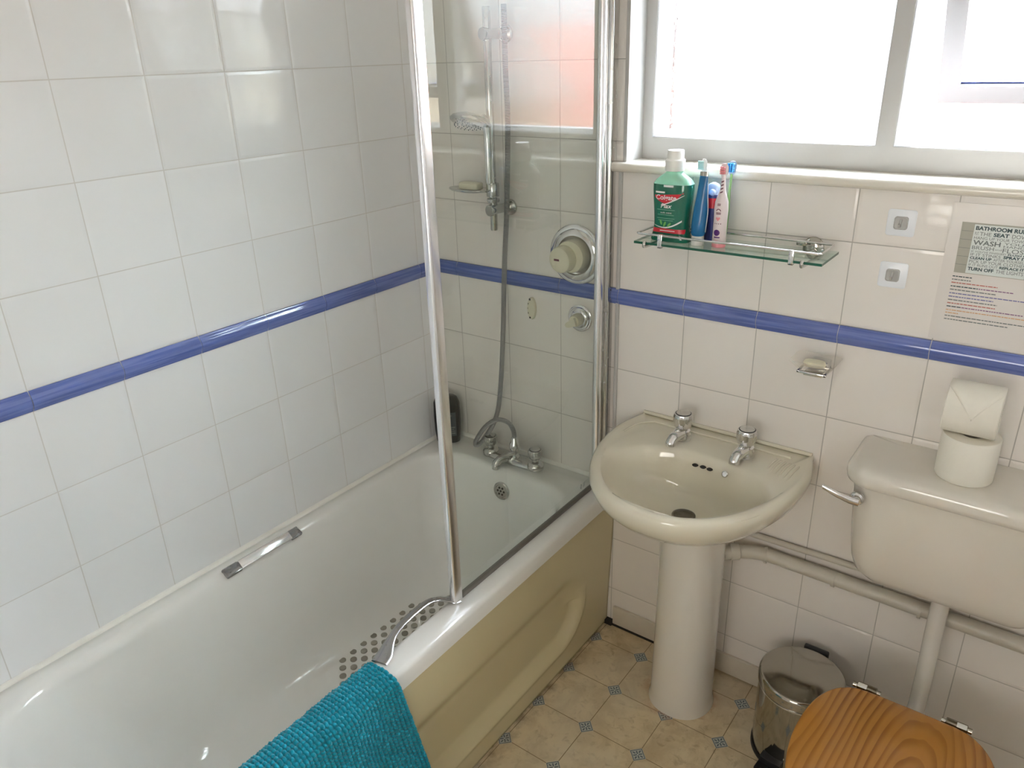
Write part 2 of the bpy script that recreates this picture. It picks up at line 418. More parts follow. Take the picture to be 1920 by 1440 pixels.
def catmull(pts, n, closed=False):
    P = [Vector(p) for p in pts]; out = []; L = len(P)
    rng = range(L) if closed else range(L-1)
    for i in rng:
        if closed: p0, p1, p2, p3 = P[i-1], P[i], P[(i+1) % L], P[(i+2) % L]
        else: p0, p1, p2, p3 = P[max(i-1, 0)], P[i], P[i+1], P[min(i+2, L-1)]
        for k in range(n):
            t = k/n
            out.append(0.5*((2*p1)+(-p0+p2)*t+(2*p0-5*p1+4*p2-p3)*t*t+(-p0+3*p1-3*p2+p3)*t**3))
    if not closed: out.append(P[-1].copy())
    return out
def rrect(x0, x1, y0, y1, r, z, n=8):
    """rounded rectangle loop; r one radius or four (x1y1, x0y1, x0y0, x1y0)"""
    R = r if isinstance(r, (list, tuple)) else [r]*4
    out = []
    for (sx, sy, a0), rr in zip(((1, 1, 0), (-1, 1, 90), (-1, -1, 180), (1, -1, 270)), R):
        cx = (x1-rr) if sx > 0 else (x0+rr); cy = (y1-rr) if sy > 0 else (y0+rr)
        for k in range(n+1):
            a = math.radians(a0+90*k/n); out.append((cx+rr*math.cos(a), cy+rr*math.sin(a), z))
    # add mid points on the long sides so big faces stay well shaped
    return out
def sell(cx, cy, a, b, z, n=48, e=2.5):
    out = []
    for k in range(n):
        t = 2*PI*k/n; c, s_ = math.cos(t), math.sin(t)
        out.append((cx+a*math.copysign(abs(c)**(2/e), c), cy+b*math.copysign(abs(s_)**(2/e), s_), z))
    return out

# ------------------------------------------------------------------ room shell
RX, RY, RZ = 2.12, -2.45, 2.36          # right wall, front wall, ceiling
WX0, WX1, WZ0, WZ1 = 0.70, 1.96, 1.515, 2.16
fl = MB().box(-0.12, RX+0.12, RY-0.12, 0.12, -0.08, 0.0); struct(obj('floor', fl, M['floor'], smooth=False))
ce = MB().box(-0.12, RX+0.12, RY-0.12, 0.12, RZ, RZ+0.08); struct(obj('ceiling', ce, M['ceil'], smooth=False))
struct(obj('wall_left', MB().box(-0.12, 0.0, RY-0.12, 0.20, 0.0, RZ), M['tile_left'], smooth=False))
b = MB(); TH = 0.20
b.box(0.0, RX, 0.0, TH, 0.0, WZ0); b.box(0.0, WX0-0.010, 0.0, TH, WZ0, RZ)
b.box(WX0-0.010, RX, 0.0, TH, WZ1, RZ); b.box(WX1+0.01, RX, 0.0, TH, WZ0, WZ1)
struct(obj('wall_back', b, M['tile_back'], smooth=False))
struct(obj('wall_right', MB().box(RX, RX+0.12, RY-0.12, TH, 0.0, RZ), M['tile_right'], smooth=False))
b = MB()                                  # front wall with a doorway to the hall
b.box(0, 1.07, RY-0.12, RY, 0, RZ); b.box(1.83, RX, RY-0.12, RY, 0, RZ); b.box(1.07, 1.83, RY-0.12, RY, 2.0, RZ)
struct(obj('wall_front', b, M['paint'], smooth=False))
b = MB(); b.box(1.03, 1.07, RY-0.13, RY+0.015, 0, 2.04, 0.004); b.box(1.83, 1.87, RY-0.13, RY+0.015, 0, 2.04, 0.004); b.box(1.07, 1.83, RY-0.13, RY+0.015, 2.0, 2.04, 0.004)
struct(obj('trim_5', b, M['upvc']))
b = MB()
b.box(0.8, RX, -3.6, -3.5, -0.08, 2.44); b.box(0.7, 0.8, -3.6, RY-0.12, -0.08, 2.44); b.box(RX, RX+0.1, -3.6, RY-0.12, -0.08, 2.44); b.box(0.7, RX+0.1, -3.6, RY-0.12, 2.36, 2.44)
struct(obj('wall_6', b, M['paint'], smooth=False))  # unseen hall shell, added to keep the sun out of the doorway
struct(obj('floor_2', MB().box(0.7, RX+0.1, -3.6, RY-0.12, -0.08, 0.0), M['skirt'], smooth=False))
# window reveal liners
b = MB(); b.box(WX0-0.010, WX0, -0.003, 0.20, WZ0, WZ1); b.box(WX1, WX1+0.01, -0.003, 0.20, WZ0, WZ1); b.box(WX0-0.01, WX1+0.01, -0.003, 0.20, WZ1-0.008, WZ1+0.002)
struct(obj('trim_1', b, M['upvc']))
# painted timber sill with rounded nosing
prof = [(0.09, 1.513), (-0.013, 1.5125)]
for k in range(9):
    a = math.radians(-90-180*k/8); prof.append((-0.016+0.0125*math.cos(a), 1.525+0.0125*math.sin(a)))
prof += [(0.0, 1.5375), (0.09, 1.5375)]
b = MB(); b.loft([[(x, p[0], p[1]) for p in prof] for x in (0.668, 0.672, 1.3, 2.0, 2.03)])
struct(obj('trim_2', b, M['sill']))
b = MB(); b.box(-4, 6, 0.2005, 0.30, -2.9, WZ0-0.03); b.box(-4, WX0-0.01, 0.2005, 0.30, WZ0-0.03, 3.0); b.box(WX1+0.01, 6, 0.2005, 0.30, WZ0-0.03, 3.0); b.box(WX0-0.01, WX1+0.01, 0.2005, 0.30, WZ1+0.02, 3.0)
struct(obj('wall_7', b, plain('outer brick', (0.045, 0.027, 0.02), 0.9, var=0.12), smooth=False))
# skirting
b = MB(); b.box(0.702, RX, -0.012, 0.0, 0.006, 0.077, 0.003); o = obj('baseboard_back', b, M['skirt']); struct(o)
b = MB(); b.box(0.702, 0.93, -0.0145, -0.001, 0.0, 0.006); b.box(0.672, 0.702, -0.020, -0.001, 0.0, 0.016); struct(obj('gap_shade', b, M['dark'], smooth=False))  # near-black strips stand in for shade in the gaps at the floor
# tile edging strip beside the shower screen
b = MB(); b.loft([[(0.678, 0.0, z), (0.678, -0.003, z), (0.680, -0.0055, z), (0.686, -0.0055, z), (0.6885, -0.003, z), (0.6885, 0.0, z)] for z in (0.556, 1.512)])
struct(obj('trim_4', b, M['grout']))
# blue half-round border, one mesh per wall, joints every 200 mm
def border(name, axis, a0, a1, off):
    b = MB(); z0, z1 = 1.1435, 1.1885
    pr = [(0.0, z0), (-0.004, z0), (-0.0065, z0+0.004)]
    for k in range(7):
        t = k/6; pr.append((-0.0065-0.0075*math.sin(PI*t)**0.8, z0+0.005+t*(z1-z0-0.010)))
    pr += [(-0.0065, z1-0.004), (-0.004, z1), (0.0, z1)]
    js = [a0]; k = math.ceil((a0-off)/0.2)
    while off+0.2*k < a1-0.002:
        if off+0.2*k > a0+0.002: js.append(off+0.2*k)
        k += 1
    js.append(a1)
    for i in range(len(js)-1):
        p, q = js[i]+0.0008, js[i+1]-0.0008
        b.cur = 0
        b.loft([[(h, c, z) if axis == 0 else (-c, h, z) for c, z in pr] for h in (p, q)])
        b.cur = 1
        b.loft([[(h, c*0.86, z) if axis == 0 else (-c*0.86, h, z) for c, z in pr] for h in (q-0.0002, q+0.0018)])
    return struct(obj(name, b, [M['blue'], M['grout']]))
border('trim_6', 1, RY, -0.003, -0.0962); border('trim_7', 0, 0.012, RX, 0.0891); 

# ------------------------------------------------------------------ window (frame, fixed pane, open top-hung sash)
win = bpy.data.objects.new('window_1', None); col.objects.link(win); win['kind'] = 'structure'; win.location = (1.33, 0.12, 1.54); WL[win.name] = Vector(win.location)
win['label'] = 'white upvc window with obscure glass and one open sash'
def fbar(mb, p0, p1, inn, y0=0.085, y1=0.155, wdt=0.028, bead=0.012):
    """one frame bar with a sloping glazing bead on its inner side (inn = unit vector towards the glass)"""
    P0, P1, I = Vector(p0), Vector(p1), Vector(inn); D = (P1-P0).normalized()
    def ring(P, s_):
        e = D*s_
        return [P+Vector((0, y0, 0)), P+I*wdt+e*wdt+Vector((0, y0, 0)), P+I*(wdt+0.0015)+e*wdt+Vector((0, y0+0.004, 0)),
                P+I*(wdt+bead)+e*(wdt+bead)+Vector((0, y0+0.026, 0)), P+I*(wdt+bead)+e*(wdt+bead)+Vector((0, y1, 0)), P+Vector((0, y1, 0))]
    mb.loft([ring(P0, 1), ring(P1, -1)])
b = MB(); zt = WZ1; zb = 1.5375; ML, MR = 1.289, 1.3255
for (x0, x1, wl, wr) in ((WX0, 1.307, 0.028, 0.018), (1.307, WX1, 0.0185, 0.028)):
    # nested rectangles: outer edge, bead edge, glass opening
    def rect(dl, dr, dz, y): return [(x0+dl, y, zb+0.027+dz), (x1-dr, y, zb+0.027+dz), (x1-dr, y, zt-dz), (x0+dl, y, zt-dz)]
    bd = 0.013
    b.loft([rect(0, 0, 0, 0.155), rect(0, 0, 0, 0.085), rect(wl, wr, 0.028, 0.085), rect(wl+0.001, wr+0.001, 0.029, 0.0885), rect(wl+0.0015, wr+0.0015, 0.0295, 0.087), rect(wl+bd, wr+bd, 0.028+bd, 0.112), rect(wl+bd, wr+bd, 0.028+bd, 0.155)], False, False)
b.box(WX0, WX1, 0.0852, 0.155, zb, zb+0.0275)
obj('window_frame', b, M['upvc'], win, angle=20)
b = MB(); b.box(0.735, 1.282, 0.118, 0.122, 1.60, WZ1-0.03); obj('pane', b, M['frost'], win, smooth=False)
# sash hinged along its top edge, pushed outwards
sa = math.radians(25.5); HZ, HY = 2.135, 0.165; SX0, SX1, SL = 1.352, 1.925, 0.516
def sw(x, t, n):      # t down the sash, n through its thickness (outwards positive)
    return Vector((x, HY+t*math.sin(sa)+n*math.cos(sa), HZ-t*math.cos(sa)+n*math.sin(sa)))
def sashbar(mb, a, c, e, f, n0, n1):
    vs = [sw(x, t, n) for n in (n0, n1) for (x, t) in ((a, e), (c, e), (c, f), (a, f))]
    mb.add(vs, [[0, 1, 2, 3], [7, 6, 5, 4], [0, 4, 5, 1], [1, 5, 6, 2], [2, 6, 7, 3], [3, 7, 4, 0]])
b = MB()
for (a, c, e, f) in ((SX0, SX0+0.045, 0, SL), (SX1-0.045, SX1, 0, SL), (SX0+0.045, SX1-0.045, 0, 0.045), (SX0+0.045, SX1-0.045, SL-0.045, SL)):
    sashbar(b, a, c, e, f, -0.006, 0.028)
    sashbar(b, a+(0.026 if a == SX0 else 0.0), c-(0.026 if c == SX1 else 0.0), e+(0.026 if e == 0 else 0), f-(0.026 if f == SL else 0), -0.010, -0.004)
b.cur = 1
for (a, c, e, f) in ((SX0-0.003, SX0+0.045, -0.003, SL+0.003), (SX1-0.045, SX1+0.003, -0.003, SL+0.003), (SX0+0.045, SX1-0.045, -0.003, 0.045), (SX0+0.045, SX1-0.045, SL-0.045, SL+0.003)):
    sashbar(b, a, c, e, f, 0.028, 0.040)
sash = obj('sash', b, [plain('shade-darkened upvc', (0.36, 0.35, 0.35), 0.35, var=0.03), M['brown']], win, smooth=False)  # white plastic in a darker copy, shade put into the sash colour
b = MB(); sashbar(b, SX0+0.04, SX1-0.04, 0.04, SL-0.04, 0.008, 0.012); obj('pane', b, M['frost'], sash, smooth=False)
b = MB(); sashbar(b, SX0+0.045, SX1-0.045, SL-0.049, SL-0.045, 0.004, 0.016); obj('glazing_seal', b, M['navy'], sash, smooth=False)

# ------------------------------------------------------------------ the street outside
b = MB(); b.box(-40, 60, -6.0, 90, -3.0, -2.9); struct(obj('ground', b, plain('dark lawn and asphalt', (0.014, 0.015, 0.011), 0.9, vscale=0.6)))
def house(x0, x1, y0, y1, zb, ze, zr, wallm, roofm, label, ax='x', wins=()):
    t = thing('house', label, 'house', ((x0+x1)/2, (y0+y1)/2, zb))
    b = MB(); b.box(x0, x1, y0, y1, zb, ze)
    if ax == 'y': b.prism([(x0, ze), (x1, ze), ((x0+x1)/2, zr)], y0, y1)
    obj('wall', b, wallm, t, smooth=False)
    b = MB(); e = 0.35
    if ax == 'x':
        ym = (y0+y1)/2
        b.prism([(y0-e, ze-0.15), (ym, zr), (y1+e, ze-0.15), (y1+e, ze), (ym, zr+0.18), (y0-e, ze)], x0-e, x1+e, 'yz')
    else:
        xm = (x0+x1)/2
        b.prism([(x0-e, ze-0.15), (xm, zr), (x1+e, ze-0.15), (x1+e, ze), (xm, zr+0.18), (x0-e, ze)], y0-e, y1+e, 'xz')
    obj('roof', b, roofm, t, smooth=False)
    for (wx, wz, ww, wh) in wins:
        b = MB(); b.box(wx, wx+ww, y0-0.06, y0+0.02, wz, wz+wh, 0.01); f = obj('window', b, M['upvc'], t)
        b = MB(); b.box(wx+0.08, wx+ww-0.08, y0-0.07, y0-0.055, wz+0.08, wz+wh-0.08); obj('pane', b, M['gel_label'], f)
    return t
brick = plain('red brick wall', (0.50, 0.24, 0.19), 0.85, var=0.12, vscale=3)
red_roof = plain('red clay roof tiles', (0.34, 0.11, 0.08), 0.8, var=0.15, vscale=2)
render_c = plain('cream render', (0.50, 0.41, 0.29), 0.85)
slate = plain('grey slate roof', (0.16, 0.17, 0.165), 0.7)
house(5.2, 22.0, 15.0, 22.0, -2.9, -0.3, 2.3, render_c, red_roof, 'cream rendered house with red tiled roof across the road', 'x', ((8, -1.9, 1.2, 1.1), (11, -1.9, 1.2, 1.1)))
house(9.2, 14.5, 9.6, 12.6, -2.9, 1.0, 3.6, render_c, slate, 'cream gabled house with grey slate roof across the road', 'y', ((10.5, -0.6, 1.0, 1.1),))
house(-9.0, 3.6, 19.0, 25.0, -2.9, -0.6, 1.4, brick, red_roof, 'red brick house with red roof straight across from the window', 'x', ((-1.0, -2.0, 1.2, 1.1), (1.4, -2.0, 1.2, 1.1)))

struct(obj('blocking_wall_right', MB().box(2.75, 3.1, 0.3, 1.0, -2.9, 2.6), bpy.data.materials['outer brick'], smooth=False))   # unseen wing, added to block side sky from the sash
struct(obj('blocking_wall_left', MB().box(-0.7, -0.4, 0.3, 1.7, -2.9, 2.6), bpy.data.materials['outer brick'], smooth=False))  # second unseen wing, added to cut sky light from the left

# ------------------------------------------------------------------ bath
bath = thing('bathtub', 'white built-in bathtub along the left tiled wall', 'bathtub', (0.35, -0.85, 0.0))
BX, BY, BZ = 0.70, -1.70, 0.552
loops = []
def bl(x0, x1, y0, y1, r, z): loops.append(rrect(x0, x1, y0, y1, r, z, 10))
bl(0.012, BX-0.012, BY+0.012, -0.012, 0.010, 0.500)
bl(0.003, BX, BY, -0.003, 0.012, 0.500); bl(0.002, BX, BY, -0.002, 0.014, 0.515)
bl(0.002, BX-0.001, BY, -0.002, 0.014, 0.538); bl(0.003, BX-0.005, BY+0.004, -0.003, 0.014, 0.547); bl(0.006, BX-0.013, BY+0.012, -0.006, 0.014, BZ)
bl(0.044, 0.640, -1.630, -0.112, [0.13, 0.13, 0.20, 0.20], BZ+0.001)
bl(0.053, 0.632, -1.622, -0.120, [0.13, 0.13, 0.20, 0.20], BZ-0.001)
bl(0.062, 0.624, -1.612, -0.128, [0.13, 0.13, 0.20, 0.20], BZ-0.010)
bl(0.068, 0.618, -1.602, -0.135, [0.13, 0.13, 0.20, 0.20], BZ-0.030)
bl(0.078, 0.608, -1.570, -0.144, [0.13, 0.13, 0.20, 0.20], 0.44)
bl(0.090, 0.596, -1.500, -0.158, [0.13, 0.13, 0.21, 0.21], 0.32)
bl(0.104, 0.582, -1.420, -0.175, [0.13, 0.13, 0.21, 0.21], 0.22)
bl(0.116, 0.570, -1.365, -0.190, [0.12, 0.12, 0.20, 0.20], 0.165)
bl(0.140, 0.546, -1.320, -0.215, [0.11, 0.11, 0.18, 0.18], 0.132)
bl(0.170, 0.516, -1.280, -0.250, [0.09, 0.09, 0.15, 0.15], 0.120)
bl(0.26, 0.43, -1.10, -0.40, 0.08, 0.117)
b = MB().loft(loops, False, True)
obj('tub', b, M['bath'], bath, angle=60)
# anti-slip pads on the tub floor
b = MB()
def pad(x, y):
    z = 0.1215; n = 16; r = 0.0104
    b.loft([[(x+r*k_*math.cos(2*PI*j/n), y+r*k_*math.sin(2*PI*j/n), z+h) for j in range(n)] for k_, h in ((1, -0.004), (1, 0.0003), (0.94, 0.0006))])
cxm = 0.35
for i in range(0, 15):
    x = 0.172+0.0247*i
    k = abs(i-7)
    for j in range(-3, 12):
        y = -0.4347-0.0435*j-(0.0217 if i % 2 else 0)
        lim = 0.019*(7-k)
        if -0.742-lim*1.0-0.01 <= y <= -0.4347+lim*1.0+0.01: pad(x, y)
obj('slip_pads', b, M['dots'], bath)
# overflow grille on the end wall of the tub
oc = Vector((0.345, -0.141, 0.478)); ax_ = Vector((0, -1, 0.12)).normalized()
b = MB().lathe([(0.031, -0.004), (0.031, 0.004), (0.028, 0.007), (0.022, 0.0075), (0.021, 0.006), (0.002, 0.006)], oc, 32, ax_)
ov = obj('overflow', b, M['chrome_dull'], bath)
b = MB()
uu = Vector((1, 0, 0)); vv = ax_.cross(uu)
for k in range(7):
    c_ = oc + ax_*0.0062 + (Vector((0, 0, 0)) if k == 6 else (uu*math.cos(k*PI/3)+vv*math.sin(k*PI/3))*0.0125)
    b.lathe([(0.0037, -0.001), (0.0037, 0.0006)], c_, 12, ax_)
obj('grille_hole', b, M['blackhole'], ov)
# grab handles
def handle(pts, wdt, name, wax=Vector((1, 0, 0))):
    b = MB(); P = catmull(pts, 6); loops = []
    for i, p in enumerate(P):
        T = (P[min(i+1, len(P)-1)]-P[max(i-1, 0)]).normalized(); W = (wax-T*wax.dot(T)).normalized(); Nn = T.cross(W)
        t = i/(len(P)-1); e = abs(2*t-1); ww = wdt*(0.5+0.5*max(0, min(1, (e-0.45)*3))); th = 0.0045
        loops.append([p+W*ww*math.cos(a)+Nn*th*math.sin(a) for a in [2*PI*k/14 for k in range(14)]])
    b.loft(loops); return b
b = MB(); 
def slab(mb, y0, y1, cx, cz, wd, th, deg, bev=0.003):
    m4 = Matrix.Translation((cx, 0, cz)) @ Matrix.Rotation(math.radians(deg), 4, 'Y'); t_ = MB().box(-wd/2, wd/2, y0, y1, -th/2, th/2, bev)
    mb.add([m4 @ v for v in t_.v], t_.f)
b = MB(); slab(b, -0.944, -0.774, 0.062, 0.554, 0.026, 0.011, 43); gh_ = obj('grab_handle', b, M['alu'], bath)
dkc = chrome_mat('dark chrome', (0.36, 0.37, 0.39), 0.2, 0.3)  # darker copy for the end plates, their dimmer reflection put into the colour
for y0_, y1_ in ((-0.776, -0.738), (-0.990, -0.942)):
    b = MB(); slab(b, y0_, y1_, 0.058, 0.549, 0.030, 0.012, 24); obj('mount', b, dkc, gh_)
b = handle([(0.640, -0.985, 0.554), (0.634, -0.962, 0.557), (0.622, -0.932, 0.565), (0.614, -0.90, 0.573), (0.611, -0.86, 0.577), (0.610, -0.81, 0.578), (0.613, -0.775, 0.575), (0.622, -0.750, 0.567), (0.634, -0.730, 0.558), (0.642, -0.712, 0.554)], 0.021, 'x')
obj('grab_handle', b, chrome_mat('tarnished chrome', (0.42, 0.42, 0.43), 0.2, 0.4), bath)
# silicone bead round the two tiled sides
b = MB(); n_ = 5
def bead(p, q, e1, e2):
    b.loft([[Vector(c)+Vector(e1)*0.012*math.cos(a)+Vector(e2)*0.010*math.sin(a) for a in [k*PI/2/n_ for k in range(n_+1)]]+[Vector(c)] for c in (p, q)])
bead((0.0005, RY+0.75, BZ-0.001), (0.0005, -0.001, BZ-0.001), (1, 0, 0), (0, 0, 1))
bead((0.0005, -0.0005, BZ-0.001), (0.633, -0.0005, BZ-0.001), (0, -1, 0), (0, 0, 1))
obj('sealant', b, M['seal'], bath)
# front panel with its pressed oval recess
def ss(x, lo, hi):
    t = max(0, min(1, (x-lo)/(hi-lo))); return t*t*(3-2*t)
b = MB(); rows = []
ys = [-1.70+1.698*i/150 for i in range(151)]; zs = [0.004+0.496*i/60 for i in range(61)]
for z in zs:
    row = []
    for y in ys:
        # signed distance to a long rounded slot
        cy0, cy1, cz, R_ = -0.300, -1.40, 0.213, 0.128
        dy = max(0, y-cy0, cy1-y); d = math.hypot(dy, z-cz)-R_
        dep = 0.030*ss(-d, -0.004, 0.034)
        if z > cz: dep = 0.030*ss(-d, -0.02, 0.075)
        edge = 0.006*math.exp(-(d/0.010)**2) if z < cz+0.04 else 0
        row.append((0.6925-0.016*ss(0.5-z, 0.0, 0.5)-dep+edge, y, z))
    rows.append(row)
b.grid(rows)
obj('panel', b, M['panel'], bath, solid=0.004, angle=80)
b = MB(); b.box(0.652, 0.668, -1.70, -0.004, 0.0, 0.030, 0.002); obj('plinth', b, M['skirt'], bath)

# box ledge that closes the gap between the bath's foot and the front wall
struct(obj('wall_5', MB().box(0.0, 0.70, RY, BY-0.001, 0.0, 0.552), M['tile_left'], smooth=False))

# ------------------------------------------------------------------ shower screen
scr = thing('shower_screen', 'frameless-looking glass bath screen in chrome profiles standing on the bath rim', 'shower screen', (0.645, -0.37, 0.554))
SZ0, SZ1 = 0.556, 1.948
b = MB(); b.box(0.6435, 0.6485, -0.712, -0.045, SZ0+0.008, SZ1-0.008); obj('glass', b, M['screen'], scr, smooth=False)
def prof_z(name, pts, z0, z1, mt):
    b = MB().loft([[(x, y, z) for x, y in pts] for z in (z0, z1)]); return obj(name, b, mt, scr, angle=30)
def rr2(x0, x1, y0, y1, r): return [(p[0], p[1]) for p in rrect(x0, x1, y0, y1, r, 0, 4)]
prof_z('edge_profile', rr2(0.6365, 0.6560, -0.737, -0.706, 0.005), SZ0-0.001, SZ1, M['alu'])
prof_z('hinge_profile', rr2(0.634, 0.658, -0.058, -0.030, 0.011), SZ0, SZ1, M['alu'])
prof_z('wall_channel', rr2(0.636, 0.668, -0.0305, -0.0005, 0.003), SZ0, SZ1, M['chrome_dull'])
b = MB(); b.box(0.638, 0.654, -0.712, -0.045, SZ1-0.014, SZ1, 0.003); obj('top_rail', b, M['alu'], scr)
b = MB(); b.box(0.6395, 0.6525, -0.712, -0.045, SZ0-0.003, SZ0+0.009, 0.002); obj('bottom_seal', b, plain('grey seal', (0.16, 0.145, 0.125), 0.4), scr)
b = MB(); b.lathe([(0.002, 0), (0.002, 0.001)], (0.668, -0.015, 1.185), 10, (1, 0, 0)); obj('screw', b, M['gel'], scr)
b = MB()
for dy, kind in ((0.0, 0), (0.012, 1), (0.018, 1)):
    y = -0.135+dy; z = 0.592
    if kind == 0: ring = [(0.6487, y+0.0035*math.cos(a), z+0.008*math.sin(a)) for a in [k*PI/8 for k in range(16)]]; rin = [(0.6487, y+0.0022*math.cos(a), z+0.0062*math.sin(a)) for a in [k*PI/8 for k in range(16)]]; b.loft([ring, rin], False, False)
    else: b.add([(0.6487, y, z-0.007), (0.6487, y+0.0015, z-0.007), (0.6487, y+0.0045, z+0.008), (0.6487, y+0.003, z+0.008)], [[0, 1, 2, 3]])
obj('logo', b, M['ink_grey'], scr, smooth=False)

# ------------------------------------------------------------------ shower rail, handset, hose
RXc, RYc = 0.292, -0.060
rail = thing('shower_rail', 'chrome riser rail on the wall behind the glass screen', 'shower rail', (RXc, RYc, 1.32))
obj('pole', MB().lathe([(0.010, 0), (0.0112, 0.003), (0.0112, 0.60), (0.010, 0.603)], (RXc, RYc, 1.325), 24), M['chrome_dull'], rail)
for zc in (1.386, 1.86):
    b = MB(); b.lathe([(0.019, 0.0), (0.019, 0.004), (0.0165, 0.007), (0.0135, 0.010), (0.0135, 0.055), (0.015, 0.062), (0.017, 0.078), (0.016, 0.082), (0.004, 0.083)], (RXc+0.012, -0.001, zc), 28, (-0.012, -0.082, 0))
    b.lathe([(0.024, 0.0), (0.024, 0.004), (0.021, 0.008)], (RXc+0.020, -0.001, zc), 28, (0, -1, 0))
    obj('bracket', b, M['chrome_dull'], rail)
b = MB(); b.lathe([(0.018, 0), (0.019, 0.003), (0.019, 0.034), (0.017, 0.038)], (RXc, RYc, 1.425), 24); b.lathe([(0.017, 0), (0.0185, 0.003), (0.0185, 0.010), (0.016, 0.012)], (RXc, RYc, 1.408), 24)
obj('slider', b, M['chrome_dull'], rail)
sd = MB().loft([sell(0.225, -0.085, 0.074*k_, 0.040*k_, z, 40, 2) for k_, z in ((0.5, 1.4355), (0.9, 1.440), (1.0, 1.4445), (0.99, 1.447), (0.92, 1.4455), (0.5, 1.441))])
obj('soap_tray', sd, M['chrome_dull'], rail)
bar = MB().loft([rrect(0.193-k_, 0.263+k_, -0.101-k_, -0.066+k_, 0.006, z, 4) for k_, z in ((-0.004, 1.4435), (0, 1.446), (0, 1.461), (-0.004, 1.464))])
tag(obj('soap_bar', bar, M['soap'], tex=(0.228, -0.084, 1.4435)), 'cream square-cut soap bar in the tray on the shower rail', 'soap')
hs = thing('hand_shower', 'round chrome hand shower hanging on the riser rail', 'shower head', (0.225, -0.105, 1.62))
b = MB().tube(catmull([(0.296, -0.082, 1.465), (0.297, -0.082, 1.53), (0.298, -0.083, 1.59), (0.298, -0.087, 1.630), (0.290, -0.098, 1.650)], 5), [0.009, 0.0095, 0.0100, 0.0103, 0.0105, 0.0107, 0.0108, 0.0110, 0.0112, 0.0112, 0.0112, 0.0112, 0.0112, 0.0112, 0.0112, 0.0112, 0.0115, 0.012, 0.012, 0.0115, 0.011], 18)
obj('handle', b, M['chrome'], hs)
hc = Vector((0.268, -0.118, 1.642)); ha = Vector((0.20, -0.34, -0.92)).normalized()
b = MB().lathe([(0.012, -0.018), (0.034, -0.014), (0.053, -0.005), (0.060, 0.003), (0.060, 0.008), (0.056, 0.011), (0.053, 0.0115), (0.002, 0.0125)], hc, 40, ha); hd = obj('head', b, M['chrome_dull'], hs)
b = MB(); u_ = ha.cross(Vector((1, 0, 0))).normalized(); v_ = ha.cross(u_)
for rr_, nn in ((0.012, 6), (0.024, 12), (0.036, 18), (0.045, 24)):
    for k in range(nn):
        a = 2*PI*k/nn; b.lathe([(0.0016, 0), (0.0010, 0.0035)], hc+ha*0.0125+(u_*math.cos(a)+v_*math.sin(a))*rr_, 6, ha)
obj('nozzle', b, M['gel_label'], hd)
hp = catmull([(0.352, -0.060, 1.93), (0.350, -0.058, 1.78), (0.350, -0.055, 1.63), (0.335, -0.052, 1.39), (0.319, -0.052, 1.21), (0.305, -0.052, 1.00), (0.283, -0.052, 0.78), (0.262, -0.060, 0.68), (0.222, -0.075, 0.605), (0.198, -0.085, 0.581), (0.197, -0.085, 0.598), (0.232, -0.076, 0.655), (0.275, -0.066, 0.690), (0.318, -0.060, 0.690), (0.338, -0.058, 0.664), (0.341, -0.058, 0.635)], 14)
hr = [0.0068+0.0007*math.sin(i*2.1) for i in range(len(hp))]
b = MB().tube(hp, 0.0078, 12)
N = NT('ribbed hose steel'); wv = N.node('ShaderNodeTexWave'); wv.bands_direction = 'Z'; wv.inputs['Scale'].default_value = 90; N.l.new(objco(N), wv.inputs['Vector'])
N.set(color=(0.42, 0.42, 0.42), metal=1.0, rough=0.28); N.bump(wv.outputs['Fac'], 0.0015); M['hose'] = N.m
tag(obj('shower_hose', b, M['hose'], tex=(0.352, -0.06, 0.6)), 'ribbed metal shower hose looping from the bath mixer up the wall', 'hose')

# ------------------------------------------------------------------ bath mixer
mx = thing('bath_mixer_tap', 'chrome two-knob bath mixer with shower diverter on the tub deck', 'tap', (0.338, -0.062, 0.553))
def knob(c, r, h, name, parent, mt='chrome', sides=12):
    """faceted tap head with a dark-ringed cap"""
    b = MB(); prof = [(r*0.62, 0), (r*0.80, h*0.10), (r*0.98, h*0.40), (r, h*0.62), (r*0.99, h*0.86), (r*0.90, h*0.98), (r*0.80, h)]
    n = sides*4; loops = []
    for rr_, hh in prof:
        lp = []
        for j in range(n):
            a = 2*PI*j/n; k = 1-0.055*(0.5-0.5*math.cos(sides*a))*(1 if 0.05*h < hh < 0.95*h else 0.2)
            lp.append((c[0]+rr_*k*math.cos(a), c[1]+rr_*k*math.sin(a), c[2]+hh))
        loops.append(lp)
    b.loft(loops); o = obj(name, b, M[mt], parent, angle=50)
    b = MB().lathe([(r*0.80, h), (r*0.80, h+0.0006), (r*0.70, h+0.0008)], c, 32); obj('cap_ring', b, M['blackpl'], o)
    b = MB().lathe([(r*0.72, h-0.0004), (r*0.72, h+0.0016), (r*0.66, h+0.0022), (r*0.2, h+0.0024)], c, 32); obj('cap', b, M['chrome_dull'], o)
    return o
b = MB().loft([sell(0.338, -0.066, a, d_, z, 56, 3.2) for a, d_, z in ((0.118, 0.027, 0.5535), (0.118, 0.027, 0.560), (0.112, 0.024, 0.566), (0.10, 0.017, 0.570))])
for cx in (0.246, 0.430): b.lathe([(0.028, 0.0), (0.028, 0.012), (0.024, 0.020), (0.018, 0.024), (0.011, 0.026), (0.011, 0.036)], (cx, -0.066, 0.555), 28)
b.lathe([(0.024, 0), (0.023, 0.018), (0.017, 0.026), (0.012, 0.028)], (0.338, -0.066, 0.556), 28)
obj('body', b, M['chrome_dull'], mx)
b = MB(); P = catmull([(0.338, -0.066, 0.572), (0.331, -0.088, 0.577), (0.323, -0.112, 0.576), (0.317, -0.128, 0.569), (0.316, -0.131, 0.560)], 5)
b.tube(P, [0.017-0.0045*min(1, i/len(P)*1.3) for i in range(len(P))], 20)
